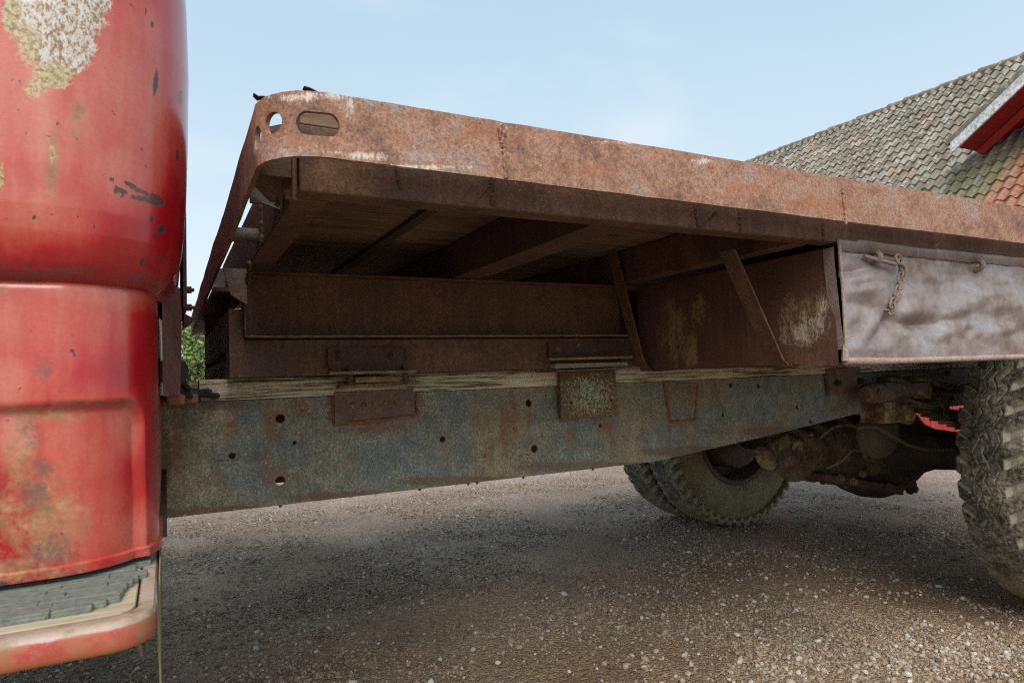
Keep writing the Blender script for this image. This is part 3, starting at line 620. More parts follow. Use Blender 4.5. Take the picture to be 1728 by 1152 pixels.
# subframe ----------------------------------------------------------
mb = MB(); mb.prism([(.118, .0165), (4.4, .0165), (4.4, .097), (.1485, .097), (.1485, .163), (.118, .163)], 'y', 1.502, 1.58)
mb.build('subframe_rail', m_beam, T, bevel=.002)
mb = MB(); mb.prism([(1.47, .099), (1.53, .099), (1.53, .2445), (1.49, .2445), (1.49, .239), (1.524, .239), (1.524, .105), (1.47, .105)], 'x', .150, 1.152)
ch = mb.build('subframe_channel', m_beam, T, bevel=.0015)
mb = MB(); mb.box(.1455, .1495, 1.47, 1.534, .0995, .245); sub('end_plate', mb, m_beam, ch, bevel=.001)
mb = MB(); mb.bead((.155, 1.4695, .102), (1.15, 1.4695, .102), .0016, 40); sub('lip_highlight', mb, rust('ochre highlight rust', [(.3, (.12, .08, .04)), (.5, (.22, .165, .08)), (.7, (.3, .24, .13))], 20, 90, None, .4), ch)  # ochre bead along the flange lip, its highlight put into the colour
for z0, z1, xx in ((.0165, .058, .118), (.0755, .162, .1185)): mb = MB(); mb.box(xx, xx + .017, 1.583, 2.45, z0, z1); mb.build('front_crossmember', m_beam, T, bevel=.0015)
mb = MB(); mb.box(.118, 4.4, 2.40, 2.48, .0165, .24); mb.build('subframe_rail', m_dark, T)
# deck --------------------------------------------------------------
RX, RY, RR = .1725, .870, .070             # rounded deck corner
FARY = 3.18; ARC = RR * math.pi / 2; FRL = FARY - RR - RY
def rim_xy(s, o=0.):                       # o: distance inward from the outer face
    if s <= 0: return RX - s, RY - RR + o
    if s <= ARC: a = s / RR; return RX - (RR - o) * math.sin(a), RY - (RR - o) * math.cos(a)
    s -= ARC
    if s <= FRL: return RX - RR - .006 * s / FRL + o, RY + s
    s -= FRL
    if s <= ARC: a = s / RR; return RX - .006 - (RR - o) * math.cos(a), FARY - RR + (RR - o) * math.sin(a)
    s -= ARC; return RX - .006 + s, FARY - o
def rim_z(s):
    if s <= 0: t = -s / 1.6; return .2735 - .0035 * min(1, t), .354 + .002 * min(1, t)
    t = min(1, s / (ARC + FRL + ARC)); zb, zt = .2735 - .049 * t, .354 - .062 * t
    e = sst(ARC * 2 + FRL, ARC * 2 + FRL + .8, s); return zb + e * .049, zt + e * .062
def rim_map(u, v, o=0.):
    zb, zt = rim_z(u); z = zb + v * (zt - zb)
    n_ = .0011 * mn.noise(Vector((u * 30, 0, 1))) + .0008 * mn.noise(Vector((u * 110, 0, 2)))
    if v > .98: z += n_
    if v < .02: z += n_ * .8
    w = .0014 * mn.noise(Vector((u * 7, v * 1.2, 7))) + .002 * mn.noise(Vector((u * 2.5, 0, 4)))
    x, y = rim_xy(u, o + w); return x, y, z
hv = lambda z: (z - .2735) / .0805
rim_holes = [circ(.0635, hv(.3185), .0135, .0135 / .0805, 24), circ(.099, hv(.3095), .0135, .0148 / .0805, 24), circ(.0065, hv(.3145), .0130, .0148 / .0805, 28, .013)]
us = [-4.3, -3.6, -3.0, -2.5] + list(np.arange(-2.2, -.3, .03)) + list(np.arange(-.3, -.04, .0085)) + list(np.arange(-.04, .13, .0037)) + list(np.arange(.135, ARC + FRL, .045)) + list(np.arange(ARC + FRL, ARC * 2 + FRL, .012)) + [ARC * 2 + FRL, 3.0, 3.5, 5, 6.9]
us = sorted(set(round(float(u), 5) for u in us))
rim = plate('deck_rim', us, list(np.linspace(0, 1, 23)), rim_holes, rim_map, lambda u, v: rim_map(u, v, .0065), m_rail, T, .0805)
paint(rim, {'pale': [(610, 262, 60, 8), (560, 257, 40, 4), (700, 282, 120, 5), (560, 160, 60, 10), (590, 178, 9, 22), (500, 165, 60, 8), (850, 215, 12, 8), (1180, 272, 30, 6), (1060, 240, 80, 5), (430, 250, 5, 14), (640, 265, 20, 10)],
            'hot': [(425, 245, 6, 20), (505, 245, 30, 14), (800, 225, 60, 24), (900, 235, 60, 20), (460, 240, 20, 14), (1000, 285, 60, 20), (1380, 345, 80, 20), (1250, 320, 60, 18), (440, 180, 10, 25), (690, 240, 40, 20)]})
def W(px, py, Y): return tuple(onY(px, py, Y))
mb = MB()
for a, b in (((848, 212), (853, 300)), ((842, 215), (848, 250)), ((1421, 314), (1428, 378))): mb.bead(W(*a, .7995), W(*b, .7995), .0032, 9)
each('weld_bead', mb, m_rail, rim, smooth=True)
mb = MB()
for px, py, r in ((845, 214, .005), (852, 213, .004), (840, 211, .004), (930, 224, .003), (1000, 237, .0035), (1003, 238, .003), (960, 228, .002), (1085, 251, .002)):
    c = onY(px, py, .803); mb.mark().lathe([(0, -r * .7), (r * .7, -r * .4), (r, 0), (r * .7, r * .5), (0, r * .7)], c, (0.2, .1, 1), 8)
each('lichen', mb, simple('yellow grey lichen', (.36, .33, .2), .95, 120, .7), rim, wobble=.0012)
# inner members
mb = MB(); xs = list(np.linspace(.156, 4.4, 90))
mb.prism([(.86, .2465), (.90, .2465), (.90, .253), (.867, .253), (.867, .327), (.90, .327), (.90, .334), (.86, .334)], 'x', .154, 4.4)
sb = mb.build('side_beam', m_beam, T, bevel=.0025)
mb = MB()
for a, b in (((826, 300), (834, 347)), ((831, 318), (829, 345)), ((1172, 348), (1178, 384)), ((1180, 382), (1208, 354)), ((1247, 357), (1250, 395)), ((1388, 378), (1391, 410)), ((668, 285), (676, 318))): mb.bead(W(*a, .8595), W(*b, .8595), .0028, 8)
each('weld_bead', mb, m_dark, sb, smooth=True)
mb = MB(); mb.add([W(806, 300, .8592), W(838, 302, .8592), W(800, 344, .8592), W(780, 340, .8592)], [(0, 1, 2, 3)]); sub('gusset', mb, m_beam, sb)
mb = MB(); mb.prism([(.152, .2445), (.197, .2445), (.197, .25), (.158, .25), (.158, .328), (.197, .328), (.197, .3335), (.152, .3335)], 'y', .9015, 3.1); fbm = mb.build('front_beam', m_beam, T, bevel=.002)
mb = MB()
for a, b in (((0.1515, 1.21, .25), (.1515, 1.21, .32)), ((.1515, 1.02, .26), (.1515, 1.02, .325)), ((.1515, 1.4, .245), (.1515, 1.47, .2)), ((.1515, .93, .25), (.1515, .93, .32))): mb.bead(a, b, .006, 8)
each('weld_bead', mb, m_beam, fbm, smooth=True)
gm = rust('grey brown bracket rust', [(.3, (.07, .05, .042)), (.5, (.14, .10, .085)), (.7, (.21, .165, .145))], 14, 90, (.3, .26, .22), .5)
def struts(y):
    mb = MB(); mb.box(.112, .1505, y, y + .007, .27, .33); mb.add([(.108, y - .05, .262), (.1505, y - .05, .248), (.1505, y - .012, .262), (.112, y - .012, .29)], [(0, 1, 2, 3)])
    return mb.build('deck_strut', gm, T, bevel=.001)
for y in (1.03, 2.0, 2.7): struts(y)
mb = MB(); mb.add([(.109, .945, .305), (.1515, .93, .292), (.1515, .985, .262), (.135, .99, .262), (.109, .975, .282)], [(0, 1, 2, 3, 4)]); o = mb.build('deck_strut', gm, T); md = o.modifiers.new('thickness', 'SOLIDIFY'); md.thickness = .005
mb = MB(); mb.hexa([(.110, .905, .275), (.1515, .905, .275), (.1515, .905, .352), (.118, .905, .340)], [(.110, .911, .275), (.1515, .911, .275), (.1515, .911, .352), (.118, .911, .340)]); mb.build('deck_strut', m_dark, T, bevel=.001)
mb = MB(); mb.cyl((.103, 1.27, .272), (.1515, 1.27, .272), .0135, 16); mb.build('spacer_tube', gm, T, smooth=True)
for y, z0 in ((1.45, .165), (1.85, .15), (2.3, .15)):
    mb = MB(); mb.hexa([(.104, y, .24), (.150, y, .24), (.150, y, z0), (.118, y, z0 + .02)], [(.104, y + .006, .24), (.150, y + .006, .24), (.150, y + .006, z0), (.118, y + .006, z0 + .02)]); mb.build('deck_strut', m_beam if y > 1.5 else gm, T, bevel=.001)
mb = MB(); mb.box(.101, .149, 1.7, 3.05, .225, .235); mb.build('deck_strut', m_dark, T)
def crossbeam(x0, x1, mat=m_dark):
    mb = MB(); w = .007
    mb.prism([(x0, .2448), (x1, .2448), (x1, .252), (x0 + w, .252), (x0 + w, .327), (x1, .327), (x1, .334), (x0, .334)], 'y', .9015, 3.08); return mb.build('cross_beam', mat, T, bevel=.002)
crossbeam(.628, .70); crossbeam(1.115, 1.16, m_beam); crossbeam(1.75, 1.82); crossbeam(2.45, 2.52); crossbeam(3.2, 3.27); crossbeam(4.0, 4.07)
mb = MB(); mb.box(.45, .475, .905, 3.05, .326, .3345); mb.build('batten', m_dark, T)
y = .862; k = 0
while y < 3.1:
    w = .118 + .02 * random.random(); y1 = min(y + w, 3.12); mb = MB(); z = .335 + random.uniform(0, .0025)
    mb.box(.156, 4.35, y + .0015, y1 - .0015, z, z + .030); mb.build('deck_plank', m_plank, T, bevel=.002); y = y1; k += 1
# straps that carry the toolbox
for yb, xt, zt, w in ((1.0, 1.040, .246, .042), (1.45, 1.078, .33, .038)):
    mb = MB(); th = .006; sl = (1.196 - xt) / (zt - .012)
    pts = [(xt, zt), (1.152, .042), (1.166, .016), (1.182, .003), (1.215, .0005)]
    for i in range(len(pts) - 1):
        pass
    vs_ = []
    for (x, z) in pts: vs_ += [(x, yb - w / 2, z), (x, yb + w / 2, z), (x + th, yb + w / 2, z - th * .3), (x + th, yb - w / 2, z - th * .3)]
    fs_ = [(i * 4 + k, i * 4 + (k + 1) % 4, i * 4 + 4 + (k + 1) % 4, i * 4 + 4 + k) for i in range(len(pts) - 1) for k in range(4)] + [(3, 2, 1, 0), tuple(len(pts) * 4 - 4 + k for k in range(4))]
    mb.add(vs_, fs_); mb.build('toolbox_strap', m_beam, T, bevel=.0012)
# brackets ----------------------------------------------------------
def quad_plate(mb, pxs, Y, th):
    f = [onY(x, y, Y) for x, y in pxs]; mb.hexa(f, [(p[0], p[1] + th, p[2]) for p in f]); return mb
def ledge(mb, pxs, Y, y0, th):             # shelf standing out from plane Y toward y0; pxs: left and right of its front lower edge
    a, b = onY(*pxs[0], y0), onY(*pxs[1], y0)
    mb.hexa([(a[0], y0, a[2]), (b[0], y0, b[2]), (b[0], Y, b[2]), (a[0], Y, a[2])], [(a[0], y0, a[2] + th), (b[0], y0, b[2] + th), (b[0], Y, b[2] + th), (a[0], Y, a[2] + th)]); return mb
mb = MB(); quad_plate(mb, [(564, 661), (697, 656), (701, 699), (565, 713)], 1.571, .012); mbl = MB(); ledge(mbl, [(573, 655), (712, 647)], 1.5705, 1.538, .008)
b1 = mb.build('mounting_bracket', m_bracket, T, bevel=.0015)
m_dust = rust('dusty ochre ledge', [(.32, (.08, .05, .028)), (.5, (.20, .14, .075)), (.68, (.36, .28, .16))], 24, 110, None, .5)
sub('ledge', mbl, m_dust, b1, bevel=.0015)
mb = MB()
for i in range(6):
    c = onY(596 + i * 18.4, 684 - i * 1.2, 1.5708); r = .0052
    mb.mark().lathe([(r * 1.35, .001), (r * 1.2, -.0022), (r * .95, -.0026), (r * .55, -.0008), (0, -.0004)], c, (0, 1, 0), 14)
each('dimple', mb, m_mud, b1, smooth=True)
mb = MB(); mb.bead(W(564, 714, 1.575), W(640, 709, 1.575), .004, 14).bead(W(640, 709, 1.575), W(700, 701, 1.575), .0035, 10).bead(W(562, 665, 1.578), W(563, 712, 1.578), .003, 10).bead(W(703, 665, 1.578), W(704, 699, 1.578), .0035, 10)
each('weld_bead', mb, m_edge, b1, smooth=True)
mb = MB(); quad_plate(mb, [(556, 586), (684, 586), (684, 627), (557, 628)], 1.488, .013); mbl = MB(); ledge(mbl, [(556, 632), (703, 629)], 1.4875, 1.455, .007)
b1u = mb.build('mounting_bracket', m_dark, T, bevel=.0012); sub('ledge', mbl, m_dust, b1u, bevel=.0015)
mb = MB()
for px in (576, 663): c = onY(px, 600, 1.488); mb.bolt(c, (0, -1, 0), .0105, .007)
for px, (ya, yb_) in ((590, (622, 650)), (684, (620, 648))):
    a, b = onY(px, ya, 1.475), onY(px, yb_, 1.475); mb.mark().cyl(a, b, .0065, 10); a2 = onY(px, ya - 2, 1.475); mb.tube([a2, a], .0095, 6)
each('bolt', mb, m_dark, b1u)
mb = MB(); mb.bead(W(555, 588, 1.486), W(556, 622, 1.486), .003, 9).bead(W(685, 584, 1.486), W(685, 610, 1.486), .002, 7); each('weld_bead', mb, m_beam, b1u, smooth=True)
mb = MB(); a, b = onY(600, 646, 1.50), onY(676, 634, 1.50); mb.box(a[0], b[0], 1.50, 1.572, a[2], b[2]); mb.build('wood_shim', m_endgrain, T, bevel=.001)
mb = MB(); c = [onY(x, y, 1.566) for x, y in ((941, 628), (1034.5, 624), (1036, 700), (943, 707))]
nx, nz_ = 26, 22; grid = []
for j in range(nz_ + 1):
    for i in range(nx + 1):
        u, v = i / nx, j / nz_; p = (1 - v) * ((1 - u) * c[0] + u * c[1]) + v * ((1 - u) * c[3] + u * c[2]); mb.v.append(tuple(p))
mb.f += [(j * (nx + 1) + i, j * (nx + 1) + i + 1, (j + 1) * (nx + 1) + i + 1, (j + 1) * (nx + 1) + i) for j in range(nz_) for i in range(nx)]
b2 = mb.build('mounting_bracket', m_greenb, T); md = b2.modifiers.new('thickness', 'SOLIDIFY'); md.thickness = .012; md.offset = -1
tag(b2, 'bracket with flaking pale green paint')
paint(b2, {'paint': [(992, 668, 58, 44), (985, 648, 34, 18)]})
mb = MB()
for px, py, r in ((960, 679, .0085), (1027, 675, .0085)): mb.bolt(onY(px, py, 1.566), (0, -1, 0), r, .008)
for px, py in ((955, 660), (1021, 655), (958, 694), (1023, 688)): mb.mark().lathe([(.0045, -.0006), (.003, -.001), (.002, .001), (0, .001)], onY(px, py, 1.566), (0, 1, 0), 10)
each('bolt', mb, m_dark, b2)
mb = MB(); a, b = onY(937, 622.5, 1.475), onY(1060, 618, 1.475); mb.hexa([(a[0], 1.475, a[2]), (b[0], 1.475, b[2]), (b[0], 1.566, b[2]), (a[0], 1.566, a[2])], [(a[0], 1.475, a[2] + .0135), (b[0], 1.475, b[2] + .0125), (b[0], 1.566, b[2] + .0125), (a[0], 1.566, a[2] + .0135)])
mb.build('rubber_pad', m_pad, T, bevel=.002)
mb = MB(); quad_plate(mb, [(926, 577), (1052, 577), (1054, 603), (927, 607)], 1.489, .012); mbl = MB(); ledge(mbl, [(928, 608), (1068, 604)], 1.4885, 1.452, .0065); mbk = MB(); ledge(mbk, [(938, 627.5), (1065, 622)], 1.565, 1.462, .0045)
b2u = mb.build('mounting_bracket', m_dark, T, bevel=.001); sub('ledge', mbl, m_dust, b2u, bevel=.0012); sub('ledge', mbk, m_bracket, b2u, bevel=.001)
mb = MB()
for px, py in ((941, 590), (1003, 592), (975, 583)): mb.mark().lathe([(.007, 0), (.006, -.003), (0, -.004)], onY(px, py, 1.489), (0, 1, 0), 8)
each('rivet', mb, m_mud, b2u)
mb = MB(); quad_plate(mb, [(1395, 623), (1452, 619), (1456, 660), (1401, 668)], 1.568, .014); b3 = mb.build('mounting_bracket', m_bracket, T, bevel=.0015)
mb = MB()
for px, py in ((1412, 646), (1450, 642)): mb.bolt(onY(px, py, 1.568), (0, -1, 0), .010, .012)
for px, py in ((1405, 632), (1447, 629), (1410, 659)): mb.mark().lathe([(.0055, -.0006), (.004, -.001), (.003, .001), (0, .001)], onY(px, py, 1.568), (0, 1, 0), 10)
each('bolt', mb, m_black, b3)
# toolbox -----------------------------------------------------------
BX0, BX1, BY0, BY1, BZ0, BZ1 = 1.2, 2.24, .872, 1.50, .004, .238
mb = MB(); n1 = 60; zs_ = np.linspace(BZ0, BZ1, 24)
for y in np.linspace(BY0, BY1, n1):
    for z in zs_: mb.v.append((BX0 + .002 * mn.noise(Vector((y * 6, z * 6, 1))), y, z - (.006 if z < .1 else 0) * sst(1.0, .9, y)))
mb.f += [(i * 24 + j, i * 24 + j + 1, (i + 1) * 24 + j + 1, (i + 1) * 24 + j) for i in range(n1 - 1) for j in range(23)]
tb = mb.build('toolbox', m_box, T, smooth=True)
paint(tb, {'yellow': [(1135, 560, 26, 70), (1165, 590, 16, 50), (1180, 520, 14, 40), (1360, 520, 45, 30), (1330, 540, 20, 40)], 'white': [(1375, 550, 28, 34), (1350, 560, 40, 30), (1390, 525, 12, 40)]})
mb = MB(); mb.box(BX0 + .004, BX1, BY0 + .004, BY1, BZ0 - .0025, BZ0).box(BX0 + .004, BX1, BY1 - .003, BY1, BZ0, BZ1).box(BX1 - .003, BX1, BY0 + .004, BY1 - .004, BZ0, BZ1).box(BX0 + .002, BX1, BY0 + .02, BY1, BZ1, BZ1 + .002); sub('toolbox_wall', mb, m_box, tb)
for an in ('yellow', 'white'): set_attr(tb.children[0], an, lambda x, y, z: 0)
LY = .862
def dent(px, py):
    g = lambda x, y, sx, sy, a=0: math.exp(-((((px - x) * math.cos(a) + (py - y) * math.sin(a)) / sx) ** 2 + ((-(px - x) * math.sin(a) + (py - y) * math.cos(a)) / sy) ** 2))
    o = 0
    for x, y, sx, sy, a, h in ((1462, 515, 14, 16, 0, -.006), (1478, 500, 22, 26, 0, .009), (1450, 470, 26, 9, -.2, .005), (1442, 458, 22, 8, -.2, -.005), (1448, 490, 30, 10, -.25, .004), (1490, 545, 14, 40, .6, -.006), (1470, 550, 10, 36, .6, .006), (1535, 520, 60, 26, -.9, .008), (1530, 545, 40, 11, .1, -.008), (1570, 545, 60, 12, -.15, -.005), (1600, 475, 34, 45, .5, -.006), (1640, 500, 30, 20, 0, .006), (1660, 560, 36, 16, 0, .006), (1635, 558, 8, 10, 0, -.006), (1690, 540, 24, 20, -.6, -.006), (1710, 510, 24, 30, 0, .005), (1700, 555, 16, 8, 0, .005), (1450, 590, 60, 14, 0, .004), (1580, 470, 12, 14, 0, .004), (1545, 480, 22, 14, 0, -.004), (1620, 520, 14, 18, .6, .004), (1595, 560, 12, 16, 0, .005), (1720, 560, 14, 10, 0, -.005), (1685, 470, 40, 20, 0, .004)):
        o += h * g(x, y, sx, sy, a)
    o += .0025 * mn.noise(Vector((px * .018, py * .022, 0))) + .0018 * mn.noise(Vector((px * .045, py * .05, 5))) + .0007 * mn.noise(Vector((px * .09, py * .1, 9)))
    return o
mb = MB(); nu_, nv_ = 210, 62
tl, bl, tr, br = onY(1412, 408, LY), onY(1424, 608, LY), onY(1728, 437, LY), onY(1728, 598, LY)
for j in range(nv_ + 1):
    v = j / nv_
    for i in range(nu_ + 1):
        u = i / nu_; xl = bl[0] + (tl[0] - bl[0]) * v + .006 * math.sin(v * 3.1); x = xl + u * (2.235 - xl); zz = .006 + v * (.2485 - .006)
        q = pix((x, LY, zz)); mb.v.append((x, LY - 1.7 * dent(*q) * min(1, 5 * v + .1, 6 * (1 - v) + .1), zz))
mb.f += [(j * (nu_ + 1) + i, j * (nu_ + 1) + i + 1, (j + 1) * (nu_ + 1) + i + 1, (j + 1) * (nu_ + 1) + i) for j in range(nv_) for i in range(nu_)]
lid = mb.build('toolbox_lid', m_panel, tb, smooth=True); md = lid.modifiers.new('thickness', 'SOLIDIFY'); md.thickness = .0025; md.offset = -1
tag(lid, 'dented grey brown sheet front of the toolbox')
mb = MB(); xs = list(np.linspace(1.203, 2.235, 130)); n0 = 0        # folded strip along the top edge, ragged below
for x in xs:
    lo = .2285 + .0022 * mn.noise(Vector((x * 22, 0, 0))) + .0015 * mn.noise(Vector((x * 70, 0, 3))); hi = .2515 + .0018 * mn.noise(Vector((x * 9, 0, 8))) + (.004 * max(0, math.sin((x - 1.2) * 19)) if 1.26 < x < 1.55 else 0)
    yy = LY - .007 + .0022 * mn.noise(Vector((x * 12, 2, 0))); mb.v += [(x, yy, lo), (x, yy - .001, hi - .003), (x, yy + .002, hi), (x, LY + .012, hi + .001)]
for i in range(len(xs) - 1):
    for k in range(3): mb.f.append((i * 4 + k, i * 4 + k + 1, i * 4 + 5 + k, i * 4 + 4 + k))
o = sub('top_strip', mb, m_panel, tb, smooth=True); md = o.modifiers.new('thickness', 'SOLIDIFY'); md.thickness = .0022
mb = MB(); pts = [(1.2035, LY - .006, .252)] + [(1.203 + .003 * math.sin(t * 3), LY - .005, .25 - t * .245) for t in np.linspace(0, 1, 10)]; mb.tube(pts, .0035, 8)
pts2 = [(1.188, LY + .008, .236), (1.1905, LY + .010, .20), (1.195, LY + .010, .14), (1.199, LY + .01, .08), (1.201, LY + .006, .03)]; vs_ = []
for p in pts2: vs_ += [(p[0], p[1] - .012, p[2]), (p[0] + .004, p[1] + .016, p[2])]
mb.add(vs_, [(2 * i, 2 * i + 1, 2 * i + 3, 2 * i + 2) for i in range(4)])
sub('edge_fold', mb, m_pipe, tb, smooth=True)
mb = MB(); mb.tube([(1.196, LY - .008, .006), (1.28, LY - .008, .0035), (1.36, LY - .008, .004), (2.24, LY - .008, .003)], .0068, 10); mb.tube([(1.196, LY - .008, .0065), (1.318, LY - .008, .004)], .0078, 10); mb.tube([(1.196, LY - .008, .0065), (1.1985, LY - .008, .04)], [.0072, .0055], 8)
sub('hinge_rod', mb, m_pipe, tb, smooth=True)
def staple(px, py):
    mb = MB(); c = Vector(onY(px, py, LY - .004)); th = []
    for k in range(13): a = math.pi * k / 12; th.append(c + Vector((0, -.016 * math.sin(a), .0115 * math.cos(a))))
    mb.tube([c + Vector((0, .012, .0115))] + th + [c + Vector((0, .012, -.0115))], .0062, 8); return mb
sub('latch_staple', staple(1473, 435), m_chain, tb, smooth=True); sub('latch_staple', staple(1646, 448), m_chain, tb, smooth=True)
mb = MB(); a, b = Vector(onY(1458, 432.5, LY - .013)), Vector(onY(1511, 446, LY - .02)); mb.tube([a, a.lerp(b, .08), b], [.003, .0042, .004], 10)
mb.lathe([(0, -.004), (.007, -.003), (.007, .002), (0, .003)], a + Vector((.0, 0, 0)), (b - a), 10) if False else None
cr = Vector(onY(1517, 438, LY - .02)); mb.tube([cr + Vector((.0105 * math.cos(t), .003 * math.sin(t), .0105 * math.sin(t))) for t in np.linspace(0, 2 * math.pi, 16, endpoint=False)], .0034, 8, True)
sub('latch_pin', mb, m_chain, tb, smooth=True)
ctr = [(1520, 447), (1523, 458), (1519, 469), (1520, 480), (1514, 491), (1514, 501), (1506, 511), (1505, 521)]; mb = MB()
for i, (px, py) in enumerate(ctr):
    c = Vector(onY(px, py, LY - .018)); q = ctr[min(i + 1, len(ctr) - 1)]; pq = ctr[max(i - 1, 0)]
    d_ = (Vector(onY(*q, LY - .018)) - Vector(onY(*pq, LY - .018))).normalized(); w_ = Vector((0, 1, 0)) if i % 2 else d_.cross(Vector((0, 1, 0))); w_ = (w_ + d_.cross(Vector((0, 1, 0))) * .35 * (-1) ** i).normalized()
    loop = [c + d_ * .0118 * math.cos(t) * (1 + .15 * abs(math.cos(t))) + w_ * .0062 * math.sin(t) for t in np.linspace(0, 2 * math.pi, 14, endpoint=False)]; mb.tube(loop, .0023, 7, True)
mb.tube([W(1504, 523, LY - .016), W(1490, 523, LY - .010), W(1478, 522.5, LY - .004)], [.0024, .0024, .0018], 7)
sub('latch_chain', mb, m_chain, tb, smooth=True)
# wheels -----------------------------------------------------------
AX, AZ = 2.84, -.366; TR, RIMR, TW = .514, .272, .205
def make_tyre(name, parent, NL=37, cutw=.44, deep=.024, ring=0):
    NA = 960 if NL < 40 else 1104
    half = TW / 2
    prof = []                               # (offset across, radius, zone) zone 1 = tread
    for t in np.linspace(0, 1, 13): prof.append((-half * (.62 + .38 * math.sin(math.pi * (.12 + .80 * t) / 1.0)) - .012 * math.sin(math.pi * t), RIMR + .004 + (TR - .045 - RIMR) * t, 0))
    prof += [(-half - .004, TR - .034, 2), (-half - .002, TR - .022, 2), (-half + .002, TR - .012, 2)]
    tread = [(x, TR - .010 * (abs(x) / half) ** 3, 1) for x in np.linspace(-half + .005, half - .005, 62)]
    if ring: prof = [(x - ring * max(0, 1 - abs((r - RIMR - q) / .010)), r, z) for q in (.06,) for x, r, z in prof]
    mir = [(-x, r, z) for x, r, z in prof[::-1]]
    prof = prof + tread + mir; m = len(prof)
    off = np.array([p[0] for p in prof]); r0 = np.array([p[1] for p in prof]); zn = np.array([p[2] for p in prof])
    th = np.linspace(0, 2 * np.pi, NA, endpoint=False)
    Xg = off[None, :]; ph = (th[:, None] * NL / (2 * np.pi))
    shoulder = np.abs(Xg) > half - .052
    slant = np.sign(Xg) * .25 + (np.abs(Xg) - half) * 7 * 1.0
    frac = (ph + slant + np.where(Xg > 0, .5, 0)) % 1.0
    depth = np.zeros((NA, m)); edge = lambda f, w, s_: np.clip((w / 2 - np.abs(f - .5)) / s_, 0, 1)
    tr_ = (zn[None, :] >= 1)
    g = edge(frac, cutw, .06) * np.clip((np.abs(Xg) - (half - .055)) / .006, 0, 1)
    depth += deep * g * tr_
    # zigzag sipes in the middle, two bands
    for c, sg in ((-.030, 1), (.002, -1), (.030, 1)):
        zz = c + .010 * (2 * np.abs(((ph * 1.0 + (.25 if sg > 0 else .75)) % 1.0) * 2 - 1) - 1) * sg
        depth += .006 * np.clip(1 - np.abs(Xg - zz) / .0028, 0, 1) * (zn[None, :] == 1) * ((((ph + (.0 if sg > 0 else .5)) % 1) < .78))
    cut = (ph + np.where(np.abs(Xg) < .02, .5, 0)) % 1
    depth += .005 * np.clip(1 - np.abs(cut - .5 - Xg * 4) / .035, 0, 1) * (np.abs(Xg) < half - .05) * (zn[None, :] == 1)
    groove = np.clip(depth / .008, 0, 1)
    rr = r0[None, :] - depth + .0016 * np.sin(ph * 6.28 * .31) * (zn[None, :] == 1)
    V = np.stack([AX + rr * np.cos(th)[:, None], np.broadcast_to(off[None, :], rr.shape), AZ + rr * np.sin(th)[:, None]], -1).reshape(-1, 3)
    V[:, 2] += H
    i = np.arange(NA)[:, None]; j = np.arange(m - 1)[None, :]; a = i * m + j; b = ((i + 1) % NA) * m + j
    F = np.stack([a, a + 1, b + 1, b], -1).reshape(-1, 4)
    me = bpy.data.meshes.new(name); me.from_pydata(V.tolist(), [], F.tolist()); me.update()
    me.polygons.foreach_set('use_smooth', [True] * len(me.polygons)); me.set_sharp_from_angle(angle=rad(38))
    at = me.attributes.new('groove', 'FLOAT', 'POINT'); at.data.foreach_set('value', groove.reshape(-1).astype(float).tolist())
    mud = np.clip((-.15 - (V[:, 2] - H - AZ)) / .35, 0, 1); mud = np.maximum(mud, .8 * np.clip((np.abs(V[:, 1]) - .0) / .1, 0, 1) * (np.hypot(V[:, 0] - AX, V[:, 2] - H - AZ) < TR - .03))
    at = me.attributes.new('mud', 'FLOAT', 'POINT'); at.data.foreach_set('value', mud.astype(float).tolist())
    me.materials.append(m_tyre); o = bpy.data.objects.new(name, me); COL.objects.link(o); o.parent = parent
    return o
m_rim = rust('rusty wheel rim', [(.3, (.04, .026, .018)), (.5, (.10, .062, .038)), (.68, (.17, .12, .075)), (.8, (.24, .19, .13))], 9, 60, (.25, .2, .13), .4)
def make_wheel():
    mb = MB(); c = (AX, 0, AZ); w = .085
    for s in (-1, 1): pass
    mb.lathe([(RIMR - .012, -w), (RIMR + .012, -w - .006), (RIMR + .014, -w), (RIMR + .002, -w + .006), (RIMR - .012, -w + .03), (RIMR - .018, w - .03), (RIMR + .002, w - .006), (RIMR + .014, w), (RIMR + .012, w + .006), (RIMR - .012, w)], c, (0, 1, 0), 64)
    mb.lathe([(RIMR - .014, w - .035), (RIMR - .03, w - .02), (RIMR - .06, w - .012), (.15, w + .004), (.13, w + .012), (.11, w + .012), (0, w + .012)], c, (0, 1, 0), 64)
    mb.lathe([(0, -w - .012), (.165, -w - .012), (.185, -w - .006), (.195, -w + .01), (.195, w - .03)], c, (0, 1, 0), 64)
    return mb
w0 = make_wheel().build('wheel', m_rim, T, smooth=True)
tyre = make_tyre('tyre', w0)
def place_wheel(y, first):
    if first: w, t = w0, tyre
    else:
        w = w0.copy(); COL.objects.link(w); t = tyre.copy(); COL.objects.link(t); w.parent = T; t.parent = w; t.matrix_parent_inverse = Matrix()
    w.location = (-1.5, -1.99 + y, 0); return w
place_wheel(1.29 - TW / 2, True)
w1 = place_wheel(2.70 + TW / 2, False); bpy.data.objects.remove(w1.children[0]); tyre = make_tyre('tyre', w1, 48, .46, .016, .011)
place_wheel(2.70 + TW * 1.5 + .06, False)
